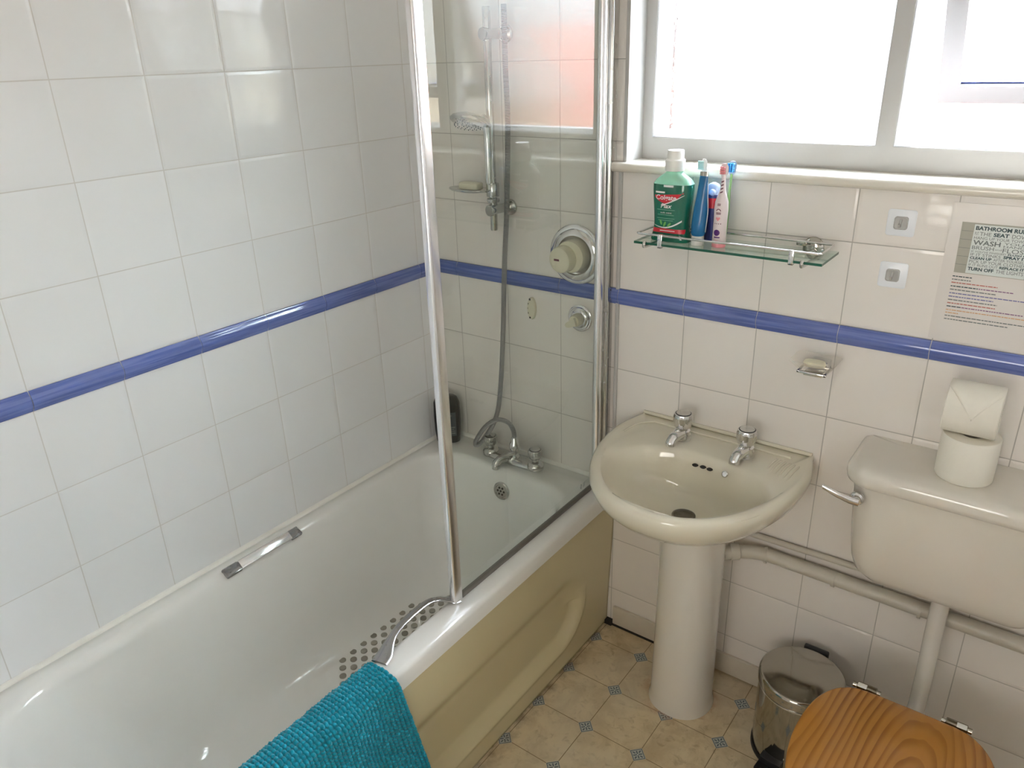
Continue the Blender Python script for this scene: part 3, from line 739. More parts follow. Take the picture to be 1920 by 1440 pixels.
b.lathe([(0.0135, 0), (0.0135, 0.014), (0.012, 0.016)], (0.316, -0.131, 0.549), 20); obj('spout', b, M['chrome_dull'], mx)
knob((0.246, -0.066, 0.590), 0.0235, 0.034, 'knob', mx, 'chrome_dull'); knob((0.430, -0.066, 0.590), 0.0235, 0.034, 'knob', mx, 'chrome_dull')
b = MB().lathe([(0.010, 0), (0.010, 0.008), (0.016, 0.016), (0.0185, 0.027), (0.0165, 0.038), (0.0115, 0.045), (0.0105, 0.058), (0.008, 0.061)], (0.341, -0.058, 0.580), 24)
obj('diverter', b, M['chrome'], mx)

# shower gel bottle in the corner
g = thing('shower_gel_bottle', 'black shower gel bottle with slate label standing in the bath corner', 'bottle', (0.062, -0.072, 0.5535))
def rsell(cx, cy, a, b_, z, rot, n=40, e=2.6):
    c_, s_ = math.cos(rot), math.sin(rot)
    return [(cx+(p[0])*c_-(p[1])*s_, cy+p[0]*s_+p[1]*c_, z) for p in sell(0, 0, a, b_, z, n, e)]
b = MB().loft([rsell(0.060, -0.072, a, d_, z, 0.55) for a, d_, z in ((0.036, 0.019, 0.5535), (0.041, 0.023, 0.557), (0.046, 0.026, 0.60), (0.047, 0.027, 0.655), (0.045, 0.026, 0.705), (0.037, 0.022, 0.724), (0.026, 0.016, 0.731), (0.014, 0.009, 0.733))])
obj('body', b, M['gel'], g)
b = MB(); c_, s_ = math.cos(0.55), math.sin(0.55)
def gsurf(u, z, off=0.0006):
    a = 0.0465; d_ = 0.0268; yy = -(d_*(max(0, 1-abs(u/a)**2.6))**(1/2.6)+off)
    return (0.060+u*c_-yy*s_, -0.072+u*s_+yy*c_, z)
b.grid([[gsurf(-0.034+0.068*i/16, z) for i in range(17)] for z in (0.585, 0.61, 0.64, 0.675)])
lb = obj('label', b, M['gel_label'], g)
b = MB()
for z, u0, u1, h in ((0.593, 0.006, 0.030, 0.005), (0.602, 0.006, 0.030, 0.003), (0.609, 0.006, 0.026, 0.003), (0.616, 0.008, 0.030, 0.0045), (0.66, -0.02, 0.02, 0.006)):
    b.grid([[gsurf(u0+(u1-u0)*i/6, zz, 0.0010) for i in range(7)] for zz in (z, z+h)])
obj('lettering', b, M['gel_print'], lb)

# ------------------------------------------------------------------ shower controls on the wall
v = thing('shower_valve', 'large round chrome shower valve with cream temperature knob', 'shower valve', (0.544, -0.001, 1.268))
A = (0, -1, 0)
obj('plate', MB().lathe([(0.088, 0), (0.088, 0.003), (0.084, 0.006), (0.076, 0.0062), (0.072, 0.010), (0.058, 0.0125), (0.054, 0.010)], (0.544, -0.001, 1.268), 64, A), M['chrome'], v)
b = MB().lathe([(0.047, 0.008), (0.047, 0.040), (0.045, 0.044), (0.002, 0.044)], (0.548, -0.001, 1.271), 48, A)
kn = obj('knob', b, M['cream_pl'], v)
b = MB().lathe([(0.040, 0.040), (0.038, 0.062), (0.036, 0.068), (0.030, 0.071), (0.002, 0.071)], (0.536, -0.001, 1.266), 48, (-0.10, -1, -0.03))
b.box(0.500, 0.545, -0.070, -0.046, 1.243, 1.287, 0.006, 3)
obj('lever', b, M['cream_pl'], kn)
b = MB().box(0.513, 0.531, -0.0720, -0.0705, 1.262, 1.268, 0.0005); obj('marker', b, M['maroon'], kn)
v = thing('flow_control', 'small round chrome control with cream knob under the shower valve', 'shower valve', (0.5595, -0.001, 1.078))
obj('plate', MB().lathe([(0.041, 0), (0.041, 0.003), (0.038, 0.005), (0.035, 0.005), (0.033, 0.008), (0.029, 0.008), (0.026, 0.011), (0.019, 0.012)], (0.5595, -0.001, 1.078), 48, A), M['chrome'], v)
b = MB().lathe([(0.019, 0.008), (0.018, 0.034), (0.016, 0.038), (0.002, 0.039)], (0.560, -0.001, 1.078), 32, A)
P0 = [(0.566, 1.092), (0.540, 1.074), (0.536, 1.066), (0.542, 1.060), (0.553, 1.061), (0.575, 1.070)]
b.prism(P0, -0.040, -0.052)
obj('knob', b, M['cream_pl'], v)
v = thing('wall_vent_cover', 'small cream oval cover with five dark slots on the shower wall', 'vent', (0.385, -0.001, 1.080))
obj('cover', MB().lathe([(0.036, 0), (0.036, 0.004), (0.033, 0.009), (0.002, 0.011)], (0, 0, 0), 40, (0, -1, 0)).v and (lambda mb: (setattr(mb, 'v', [Vector((0.385+q.x*0.42, -0.001+q.y, 1.080+q.z)) for q in mb.v]), mb)[1])(MB().lathe([(0.036, 0), (0.036, 0.004), (0.033, 0.009), (0.002, 0.011)], (0, 0, 0), 40, (0, -1, 0))), M['cream_pl'], v)
b = MB()
for k in range(5):
    dz = (k-2)*0.0145; dx = 0.0125*math.sqrt(max(0, 1-(dz/0.036)**2)); b.box(0.385-dx, 0.385-dx+0.007, -0.0105, -0.0035, 1.080+dz-0.0032, 1.080+dz+0.0032, 0.0008)
obj('slot', b, M['blackhole'], v)

# ------------------------------------------------------------------ basin and pedestal
XC = 1.027
bs = thing('wash_basin', 'cream pedestal wash basin with a D-shaped bowl on the back wall', 'wash basin', (XC, -0.16, 0.0))
half = [(0.248, -0.0005), (0.272, -0.110), (0.262, -0.235), (0.222, -0.350), (0.160, -0.435), (0.085, -0.482), (0.0, -0.496)]
left = [(-x, y) for x, y in half[::-1]][1:]
curve = catmull([(x, y, 0) for x, y in half+left], 10)
curve = [(p.x, p.y) for p in curve]       # from the right back corner round the front to the left back corner
NB = 24
back = [(-0.248+0.496*i/NB, -0.0005) for i in range(1, NB)]
outer = curve+back
CO = (0.0, -0.26)
def ray(p, k, inset=0.0, cc=CO):
    dx, dy = p[0]-cc[0], p[1]-cc[1]; L = math.hypot(dx, dy); s_ = max(0.0, (L-inset)/L)*k
    return (XC+cc[0]+dx*s_, cc[1]+dy*s_)
def oloop(inset, z, zf=None, keepback=True, k=1.0):
    out = []
    for p in outer:
        x, y = ray(p, k, inset)
        if keepback and p[1] > -0.001: x, y = XC+p[0]*(1-inset*1.2), -0.0008
        if y > -0.0008: y = -0.0008
        out.append((x, y, z if zf is None else z+zf(p)))
    return out
bowlc = (0.005, -0.292)
def iloop(a, bb, z, c=bowlc, e=2.25, dz=None):
    out = []
    for p in outer:
        t = math.atan2((p[1]-CO[1]), (p[0]-CO[0])); cc, s_ = math.cos(t), math.sin(t)
        out.append((XC+c[0]+a*math.copysign(abs(cc)**(2/e), cc), c[1]+bb*math.copysign(abs(s_)**(2/e), s_), z))
    return out
ZR = 0.828
def ell(a, bb, z, c): return [(XC+c[0]+a*math.cos(math.atan2(p[1]-CO[1], p[0]-CO[0])), c[1]+bb*math.sin(math.atan2(p[1]-CO[1], p[0]-CO[0])), z) for p in outer]
def under(k, z):
    out = []
    for p in outer:
        x = XC+p[0]*k; y = -0.16+(p[1]+0.16)*k
        out.append((x, min(y, -0.0008) if k > 0.8 else y, z))
    return out
loops = [ell(0.088, 0.085, 0.640, (0, -0.165)), ell(0.100, 0.100, 0.655, (0, -0.17)), ell(0.135, 0.135, 0.672, (0, -0.185)),
         ell(0.185, 0.172, 0.698, (0, -0.205)), under(0.86, 0.735), under(0.95, 0.765), oloop(0.006, 0.785), oloop(0.0, 0.803), oloop(0.001, 0.816), oloop(0.006, ZR-0.003),
         oloop(0.014, ZR), oloop(0.022, ZR-0.001), oloop(0.030, ZR-0.005)]
mid = iloop(0.226, 0.163, ZR-0.008)
l1 = oloop(0.030, ZR-0.005)
loops.append([tuple(a*0.5+b_*0.5 for a, b_ in zip(p, q)) for p, q in zip(l1, mid)])
loops += [mid, iloop(0.217, 0.155, ZR-0.014), iloop(0.209, 0.148, ZR-0.026), iloop(0.196, 0.139, ZR-0.055, (0.004, -0.287)),
          iloop(0.175, 0.125, ZR-0.090, (0.003, -0.28)), iloop(0.142, 0.102, ZR-0.120, (0.002, -0.265), 2.1), iloop(0.095, 0.070, ZR-0.136, (0.0, -0.25), 2),
          iloop(0.045, 0.036, ZR-0.144, (0.0, -0.24), 2), iloop(0.024, 0.024, ZR-0.147, (0.0, -0.238), 2)]
b = MB().loft(loops, True, True)
bowl = obj('bowl', b, M['basin'], bs, angle=70)
b = MB()                                   # raised ledge at the back and soap ribs on the right shoulder
b.tube([(XC-0.243, -0.005, ZR+0.001), (XC+0.243, -0.005, ZR+0.001)], 0.0055, 12)
b.tube([(XC-0.19, -0.040, ZR-0.004), (XC+0.20, -0.040, ZR-0.004)], 0.0035, 10)
b.tube(catmull([(XC-0.19, -0.040, ZR-0.004), (XC-0.225, -0.075, ZR-0.0045), (XC-0.236, -0.14, ZR-0.0045)], 6), 0.0030, 10)
for k in range(6):
    x = XC+0.168+0.012*k; b.tube(catmull([(x+0.004, -0.058-0.002*k, ZR-0.0065), (x, -0.09-0.004*k, ZR-0.005), (x-0.002, -0.128-0.008*k, ZR-0.010)], 5), [0.0012]+[0.0026]*9+[0.0012], 8)
obj('ledge', b, M['basin'], bowl)
b = MB().lathe([(0.031, 0), (0.031, 0.002), (0.027, 0.0035), (0.022, 0.001), (0.0185, -0.010), (0.002, -0.012)], (XC+0.0, -0.238, ZR-0.146), 36)
dr = obj('drain', b, chrome_mat('tarnished brass', (0.10, 0.075, 0.045), 0.3, 0.6), bs)
b = MB().lathe([(0.018, 0), (0.018, 0.001)], (XC+0.0, -0.238, ZR-0.1525), 24); b.cur = 1; b.lathe([(0.006, 0.001), (0.006, 0.004), (0.004, 0.005)], (XC, -0.238, ZR-0.1525), 16)
obj('drain_hole', b, [M['blackhole'], M['chrome']], dr)
b = MB()
for x, z in ((-0.020, 0.0), (0.002, 0.001), (0.021, 0.0)):
    b.lathe([(0.0052, -0.006), (0.0052, 0.004)], (0, 0, 0), 14, (0, -1, 0.35))
    for q in b.v[-28:]: q.x = q.x*1.5+XC+0.006+x; q.y += -0.1495; q.z = q.z*0.75+ZR-0.040+z
obj('overflow_slot', b, M['blackhole'], bowl)
b = MB().lathe([(0.0085, -0.002), (0.0085, 0.003), (0.006, 0.005), (0.003, 0.005)], (XC+0.072, -0.1585, ZR-0.036), 20, (0, -1, 0.35)); obj('chain_stay', b, M['chrome'], bowl)
loops = []
for z, a, f_, cyy in ((0.0, 0.096, 0.096, -0.165), (0.012, 0.094, 0.095, -0.165), (0.03, 0.090, 0.092, -0.165), (0.25, 0.0875, 0.089, -0.165), (0.45, 0.0865, 0.088, -0.165), (0.60, 0.088, 0.089, -0.165), (0.66, 0.092, 0.092, -0.165)):
    loops.append([(XC+0.001+a*math.copysign(abs(math.cos(t))**0.9, math.cos(t)), (cyy+f_*math.sin(t)) if math.sin(t) < 0 else cyy+0.10*math.sin(t), z) for t in [2*PI*k/48 for k in range(48)]])
obj('pedestal', MB().loft(loops), M['ped'], bs, angle=60)

def pillar_tap(x, y, z0, label):
    t = thing('basin_tap', label, 'tap', (x, y, z0), 'basin taps')
    b = MB().lathe([(0.0255, 0), (0.0255, 0.006), (0.0225, 0.016), (0.021, 0.026), (0.015, 0.031), (0.0095, 0.033), (0.0095, 0.040)], (x, y, z0), 28)
    P = catmull([(x, y, z0+0.016), (x-0.002, y-0.025, z0+0.021), (x-0.004, y-0.046, z0+0.020), (x-0.006, y-0.058, z0+0.010), (x-0.006, y-0.060, z0+0.002)], 5)
    b.tube(P, [0.0185-0.0045*min(1, i/12) for i in range(len(P))], 18); obj('body', b, M['chrome'], t)
    knob((x, y, z0+0.032), 0.0268, 0.044, 'knob', t); return t
pillar_tap(XC-0.0835, -0.088, ZR-0.0055, 'chrome basin tap on the side nearest the shower screen')
pillar_tap(XC+0.095, -0.088, ZR-0.0055, 'chrome basin tap on the side nearest the cistern')

# ------------------------------------------------------------------ pipes
wp = thing('waste_pipe', 'off-white plastic waste pipe running from the pedestal behind the toilet', 'pipe', (1.5, -0.03, 0.49))
b = MB().tube(catmull([(1.092, -0.100, 0.507), (1.108, -0.083, 0.507), (1.13, -0.060, 0.505), (1.18, -0.032, 0.501), (1.26, -0.026, 0.498), (1.7, -0.026, 0.492), (RX-0.005, -0.026, 0.486)], 8), 0.0195, 20)
obj('tube', b, M['pipe'], wp)
for x in (1.19, 1.375, 1.585):
    b = MB().lathe([(0.0195, -0.004), (0.0218, -0.004), (0.0218, 0.004), (0.0195, 0.004)], (x, -0.0265, 0.4990-0.011*(x-1.19)/0.5), 24, (1, 0, 0), cap=False)
    b.box(x-0.004, x+0.004, -0.03, -0.001, 0.470, 0.478); obj('clip', b, M['pipe'], wp)
b = MB().lathe([(0.023, -0.012), (0.024, -0.008), (0.024, 0.012), (0.021, 0.014)], (1.115, -0.075, 0.507), 24, (1, 0.8, 0)); obj('coupling', b, M['pipe'], wp)
b = MB().tube([(1.06, -0.011, 0.538), (1.5, -0.011, 0.544), (RX-0.004, -0.011, 0.548)], 0.0085, 14); tag(obj('supply_pipe', b, M['pipe'], tex=(1.3, -0.01, 0.54)), 'thin painted water pipe running above the waste pipe', 'pipe')

# ------------------------------------------------------------------ cistern and toilet
TX = 1.628
ci = thing('toilet_cistern', 'cream wall-hung toilet cistern with chrome flush lever', 'cistern', (TX, -0.1, 0.61))
def cprof(k, z, yf, yb=-0.001, r=0.05): return rrect(TX-k, TX+k, yf, yb, [0.006, 0.006, r, r], z, 8)
loops = [cprof(0.130, 0.607, -0.130, r=0.04), cprof(0.155, 0.610, -0.145, r=0.045), cprof(0.180, 0.620, -0.160, r=0.05), cprof(0.198, 0.638, -0.170, r=0.052), cprof(0.208, 0.668, -0.176, r=0.054), cprof(0.214, 0.71, -0.180, r=0.055), cprof(0.228, 0.885, -0.187, r=0.055)]
obj('tank', MB().loft(loops), M['cistern'], ci, angle=50)
loops = [cprof(0.236, 0.880, -0.194, r=0.06), cprof(0.243, 0.884, -0.200, r=0.065), cprof(0.245, 0.895, -0.202, r=0.065), cprof(0.244, 0.910, -0.201, r=0.065), cprof(0.238, 0.920, -0.195, r=0.062), cprof(0.226, 0.925, -0.184, r=0.055), cprof(0.15, 0.927, -0.15, -0.03, r=0.05)]
obj('lid', MB().loft(loops), M['cistern'], ci, angle=60)
b = MB().lathe([(0.017, 0), (0.017, 0.004), (0.014, 0.008), (0.011, 0.010), (0.011, 0.018), (0.004, 0.019)], (1.424, -0.1865, 0.848), 24, A)
P = [(1.432, -0.206, 0.846), (1.412, -0.209, 0.849), (1.385, -0.213, 0.857), (1.352, -0.214, 0.868)]
b.loft([[(x, y+0.0045*math.sin(a), z+h*math.cos(a)) for a in [2*PI*k/12 for k in range(12)]] for (x, y, z), h in zip(P, (0.009, 0.009, 0.008, 0.0065))])
obj('flush_lever', b, M['chrome'], ci)
b = MB().tube([(TX, -0.095, 0.612), (TX, -0.095, 0.50), (TX+0.002, -0.098, 0.36), (TX+0.002, -0.105, 0.27), (TX, -0.13, 0.235), (TX, -0.20, 0.225)], 0.0200, 24)
fp = tag(obj('flush_pipe', b, plain('white flush pipe', (0.74, 0.71, 0.65), 0.25), tex=(TX, -0.1, 0.23)), 'white flush pipe dropping from the cistern to the toilet', 'pipe')

to = thing('toilet', 'cream toilet with closed pine lid', 'toilet', (TX, -0.5, 0.0))
def tl(a, y0, y1, z, e=2.3):
    return [(TX+p[0], p[1], z) for p in [(q[0], q[1]) for q in sell(0, (y0+y1)/2, a, abs(y1-y0)/2, 0, 48, e)]]
loops = [tl(0.115, -0.20, -0.56, 0.0), tl(0.112, -0.20, -0.56, 0.02), tl(0.10, -0.21, -0.54, 0.12), tl(0.12, -0.22, -0.58, 0.22), tl(0.16, -0.25, -0.66, 0.31), tl(0.176, -0.29, -0.715, 0.375), tl(0.178, -0.325, -0.72, 0.390), tl(0.170, -0.335, -0.71, 0.394), tl(0.13, -0.37, -0.67, 0.392), tl(0.11, -0.36, -0.64, 0.33), tl(0.05, -0.42, -0.56, 0.24)]
obj('pan', MB().loft(loops), M['cistern'], to)
hl = [(0.095, -0.3135), (0.125, -0.322), (0.158, -0.352), (0.182, -0.405), (0.193, -0.475), (0.192, -0.55), (0.175, -0.63), (0.138, -0.695), (0.08, -0.735), (0.0, -0.748)]
crv = catmull([(x, y, 0) for x, y in hl+[(-x, y) for x, y in hl[::-1]][1:]], 6)
lidp = [(p.x, p.y) for p in crv]+[(-0.06, -0.3125), (-0.03, -0.312), (0, -0.3118), (0.03, -0.312), (0.06, -0.3125)]
def lidloop(k, z): return [(TX+p[0]*k, -0.53+(p[1]+0.53)*k, z) for p in lidp]
b = MB().loft([lidloop(k, z) for k, z in ((0.985, 0.414), (1.0, 0.418), (1.0, 0.428), (0.994, 0.4315), (0.98, 0.433))]); obj('lid', b, M['wood'], to, angle=50)
b = MB(); o1 = [lidloop(k, z) for k, z in ((0.975, 0.398), (0.985, 0.400), (0.985, 0.410), (0.975, 0.4125))]; inner = [[(TX+0.62*p[0], -0.53+(p[1]+0.53)*0.66, z) for p in lidp] for z in (0.4125, 0.398)]
b.loft(o1+inner+[o1[0]], False, False); obj('seat', b, M['wood'], to, angle=50)
for sx in (-0.094, 0.092):
    b = MB(); b.box(TX+sx-0.022, TX+sx+0.022, -0.309, -0.290, 0.397, 0.431, 0.003); b.lathe([(0.007, -0.03), (0.007, 0.03)], (TX+sx, -0.300, 0.424), 16, (1, 0, 0)); obj('hinge', b, M['steel'], to)
    b = MB(); s_ = -1 if sx < 0 else 1; b.box(TX+sx-s_*0.0-0.010+s_*0.010, TX+sx+0.010+s_*0.010, -0.3105, -0.297, 0.4305, 0.4335, 0.001); obj('hinge_tab', b, M['white_pl'], to)

# ------------------------------------------------------------------ pedal bin
PB = (1.362, -0.166)
bn = thing('pedal_bin', 'round stainless steel pedal bin on the floor beside the pedestal', 'bin', (PB[0], PB[1], 0.0))
obj('body', MB().lathe([(0.104, 0.004), (0.106, 0.010), (0.107, 0.14), (0.107, 0.232)], (*PB, 0), 64), M['steel'], bn)
obj('base_ring', MB().lathe([(0.106, 0), (0.109, 0.002), (0.109, 0.012), (0.107, 0.015)], (*PB, 0), 64), M['blackpl'], bn)
b = MB().lathe([(0.107, 0.236), (0.1100, 0.238), (0.1100, 0.258), (0.1085, 0.264), (0.105, 0.267), (0.100, 0.2665), (0.06, 0.270), (0.03, 0.271), (0.001, 0.2712)], (*PB, 0), 64); ld = obj('lid', b, M['steel'], bn)
b = MB(); b.box(PB[0]-0.030, PB[0]+0.036, -0.056, -0.040, 0.18, 0.268, 0.004); obj('hinge', b, M['blackpl'], bn)
b = MB(); b.lathe([(0.107, 0.228), (0.1085, 0.229), (0.1085, 0.232), (0.107, 0.233)], (*PB, 0), 64); obj('band', b, M['chrome'], bn)
pd_ = Vector((-0.10, -1, 0)).normalized(); pu = Vector((0, 0, 1)); ps = pd_.cross(pu)
def pedbox(mb, d0, d1, wd, z0, z1):
    c = Vector((PB[0]-0.01, PB[1], 0)); vs = [c+pd_*d+ps*s_*wd+pu*z for z in (z0, z1) for d, s_ in ((d0, -1), (d1, -1), (d1, 1), (d0, 1))]
    mb.add(vs, [[3, 2, 1, 0], [4, 5, 6, 7], [0, 1, 5, 4], [1, 2, 6, 5], [2, 3, 7, 6], [3, 0, 4, 7]])
b = MB(); pedbox(b, 0.085, 0.150, 0.030, 0.010, 0.030); pedbox(b, 0.100, 0.125, 0.028, 0.026, 0.050); pd = obj('pedal', b, M['blackpl'], bn, smooth=False)
b = MB(); pedbox(b, 0.118, 0.122, 0.031, 0.0305, 0.032); obj('strip', b, M['chrome'], pd, smooth=False)

# ------------------------------------------------------------------ glass shelf
sh = thing('glass_shelf', 'glass bathroom shelf with chrome gallery rail below the window sill', 'shelf', (1.03, -0.07, 1.362))
GX0, GX1, GY0, GY1, GZ = 0.800, 1.264, -0.136, -0.004, 1.3650
b = MB(); b.add([(x, y, GZ-s_*0.006) for s_ in (0, 1) for x, y in ((GX0, GY0), (GX1, GY0), (GX1, GY1), (GX0, GY1))], [[0, 1, 2, 3], [7, 6, 5, 4]])
b.cur = 1; b.add([(x, y, GZ-s_*0.006) for s_ in (0, 1) for x, y in ((GX0, GY0), (GX1, GY0), (GX1, GY1), (GX0, GY1))], [[4, 5, 1, 0], [5, 6, 2, 1], [7, 4, 0, 3]])
obj('glass_panel', b, [M['shelfglass'], M['glassedge']], sh, smooth=False)
rz = 1.3850
b = MB().tube([(GX0+0.012, -0.030, rz), (GX0+0.008, -0.034, rz), (GX0+0.006, -0.128, rz), (GX0+0.011, -0.134, rz), (GX1-0.011, -0.134, rz), (GX1-0.006, -0.128, rz), (GX1-0.006, -0.034, rz), (GX1-0.011, -0.028, rz), (GX1-0.1, -0.028, rz)], 0.0028, 10)
b.tube([(GX0+0.012, -0.030, rz), (GX0+0.2, -0.028, rz), (GX1-0.1, -0.028, rz)], 0.0028, 10)
obj('gallery_rail', b, M['chrome'], sh)
for x in (0.872, 1.196):
    b = MB(); b.box(x-0.006, x+0.006, -0.1395, -0.131, GZ-0.011, rz+0.004, 0.0015); b.box(x-0.006, x+0.006, -0.1395, -0.118, GZ-0.011, GZ-0.0065, 0.0015); obj('post', b, M['chrome'], sh)
for x in (0.832, 1.222):
    b = MB(); b.tube(catmull([(x, -0.139, GZ+0.002), (x, -0.142, GZ-0.006), (x+0.001, -0.130, GZ-0.0105), (x+0.002, -0.004, GZ-0.014)], 5), 0.0045, 10)
    b.lathe([(0.022, 0), (0.022, 0.004), (0.019, 0.008), (0.008, 0.012), (0.007, 0.02)], (x-0.012 if x > 1 else x, -0.001, GZ-0.006), 28, A)
    obj('bracket', b, M['chrome_dull'], sh)
b = MB().lathe([(0.024, 0), (0.024, 0.005), (0.020, 0.010), (0.010, 0.013)], (1.205, -0.001, GZ+0.004), 28, A); b.box(1.172, 1.196, -0.030, -0.024, GZ+0.010, GZ+0.022, 0.002); obj('wall_rose', b, M['steel'], sh)

# ------------------------------------------------------------------ mouthwash bottle
SZ = GZ+0.0004
mw = thing('mouthwash_bottle', 'green mouthwash bottle with white cap and red label on the glass shelf', 'bottle', (0.878, -0.080, SZ))
CX, CY = 0.878, -0.084
BP = [(0.0505, 0.0255, 0.0), (0.0515, 0.027, 0.004), (0.0495, 0.027, 0.012), (0.0450, 0.026, 0.030), (0.0440, 0.026, 0.048), (0.0455, 0.027, 0.075), (0.0480, 0.028, 0.105), (0.0500, 0.028, 0.132), (0.0500, 0.028, 0.140)]
def brad(h):
    for i in range(len(BP)-1):
        if BP[i][2] <= h <= BP[i+1][2]:
            t = (h-BP[i][2])/(BP[i+1][2]-BP[i][2]); return (BP[i][0]*(1-t)+BP[i+1][0]*t, BP[i][1]*(1-t)+BP[i+1][1]*t)
    return BP[-1][:2]
b = MB().loft([sell(CX, CY, *brad(0.148*i/36 if i < 34 else 0.140), SZ+0.140*i/36, 56, 3.4) for i in range(37)]); obj('body', b, M['green_liq'], mw)
b = MB().loft([sell(CX, CY, a, d_, SZ+h, 56, e) for a, d_, h, e in ((0.0499, 0.0279, 0.1402, 3.4), (0.044, 0.0265, 0.149, 3.2), (0.034, 0.024, 0.158, 2.6), (0.024, 0.021, 0.165, 2.1), (0.019, 0.019, 0.169, 2), (0.019, 0.019, 0.172, 2))]); obj('shoulder', b, M['clear_green'], mw)
obj('cap', MB().lathe([(0.0235, 0.171), (0.0240, 0.172), (0.0238, 0.196), (0.0205, 0.199), (0.0198, 0.216), (0.0190, 0.219), (0.002, 0.2195)], (CX, CY, SZ), 40), M['white_pl'], mw)
def bsurf(x, z, off=0.0005):
    a, d_ = brad(z-SZ); u = min(0.999, abs((x-CX)/a)); return (x, CY-d_*(1-u**3.4)**(1/3.4)-off, z)
def patch(mb, poly_fn, nx, nz, off): mb.grid([[bsurf(*poly_fn(i/nx, j/nz), off) for i in range(nx+1)] for j in range(nz+1)])
b = MB()
b.cur = 0    # red swoosh under the name
patch(b, lambda u, t: (CX-0.038+0.076*u, SZ+0.1120+(-0.020*math.sin(PI*min(1, u*1.05))**0.8-0.002+0.012*u)*(1-t)+t*(0.002+0.006*u)), 24, 5, 0.0006)
b.cur = 1
patch(b, lambda u, t: (CX-0.020+0.060*u, SZ+0.0905+0.026*u**1.5+0.0022*t*(0.3+math.sin(PI*u))), 20, 1, 0.0011)
b.cur = 0
patch(b, lambda u, t: (CX-0.0435+0.087*u, SZ+0.0225+0.0105*t), 24, 2, 0.0005)
b.cur = 1
patch(b, lambda u, t: (CX-0.020+0.040*u, SZ+0.0270+0.0018*t), 10, 1, 0.0009)
patch(b, lambda u, t: (CX-0.036+0.026*u, SZ+0.1195+0.0040*t), 10, 1, 0.0009)
patch(b, lambda u, t: (CX-0.014+0.026*u, SZ+0.1345+0.0050*t), 10, 1, 0.0009)
b.cur = 2
for z_, w_ in ((0.079, 0.024), (0.0665, 0.022), (0.058, 0.024), (0.053, 0.020)): patch(b, lambda u, t: (CX-0.006-w_+2*w_*u, SZ+z_+0.0009*t), 12, 1, 0.0007)
b.cur = 1
patch(b, lambda u, t: (CX-0.038+0.074*u, SZ+0.040-0.008*math.sin(PI*u)+0.012*u*u+t*(0.001+0.0035*u)), 24, 1, 0.0007)
b.cur = 3
for (lx, lz, an) in ((-0.018, 0.048, 1.9), (-0.008, 0.044, 1.2), (0.004, 0.043, 0.9)):
    vs = [bsurf(CX+lx+0.007*math.cos(a)*math.cos(an)-0.0028*math.sin(a)*math.sin(an), SZ+lz+0.007*math.cos(a)*math.sin(an)+0.0028*math.sin(a)*math.cos(an), 0.0008) for a in [2*PI*k/12 for k in range(12)]]
    b.add(vs, [list(range(12))])
lab = obj('label', b, [M['red'], M['white_ink'], M['pale_green_ink'], M['leaf_ink']], mw, smooth=False)
b = MB()
put_text(b, 'Colgate', CX-0.034, CX+0.021, SZ+0.1000, SZ+0.1155, lambda x, z: bsurf(x, z, 0.0013), 0.02)
put_text(b, 'Plax', CX-0.020, CX+0.010, SZ+0.0835, SZ+0.0945, lambda x, z: bsurf(x, z, 0.0010), 0.015, 0.25)
put_text(b, 'soft mint', CX-0.020, CX+0.010, SZ+0.0705, SZ+0.0745, lambda x, z: bsurf(x, z, 0.0010), 0.0)
obj('lettering', b, M['white_ink'], lab, smooth=False)

# ------------------------------------------------------------------ toothpaste tubes and brushes
tp = thing('toothpaste_tube', 'blue toothpaste tube standing on its cap beside the mouthwash', 'toothpaste', (0.947, -0.098, SZ))
X0, Y0 = 0.955, -0.100
obj('cap', MB().lathe([(0.0150, 0), (0.0155, 0.001), (0.0150, 0.021), (0.0140, 0.023)], (X0, Y0, SZ), 28), M['white_pl'], tp)
loops = []; 
for h, a, d_ in ((0.0232, 0.0145, 0.0145), (0.030, 0.0185, 0.0165), (0.06, 0.0185, 0.014), (0.09, 0.0165, 0.011), (0.12, 0.0135, 0.008), (0.145, 0.0115, 0.005), (0.160, 0.0105, 0.0025), (0.166, 0.010, 0.0018)):
    loops.append([(x+0.04*(h-0.02), y, z) for x, y, z in sell(X0, Y0, a, d_, SZ+h, 32, 2)])
b = MB(); b.cur = 0; b.loft(loops); tb = obj('body', b, M['tube_blue'], tp)
b = MB(); b.loft([[(x+0.04*(h-0.02), y, z) for x, y, z in sell(X0, Y0, a, d_, SZ+h, 32, 2)] for h, a, d_ in ((0.165, 0.0104, 0.0022), (0.175, 0.0102, 0.0018))]); obj('crimp', b, M['steel'], tp)
b = MB()
for k in range(2):
    b.tube(catmull([(X0+0.019-0.0*k, Y0-0.002, SZ+0.033), (X0+0.0215, Y0, SZ+0.08), (X0+0.0185, Y0, SZ+0.12), (X0+0.017, Y0, SZ+0.15)], 5), 0.0012, 6)
obj('edge_stripe', b, M['white_ink'], tb)

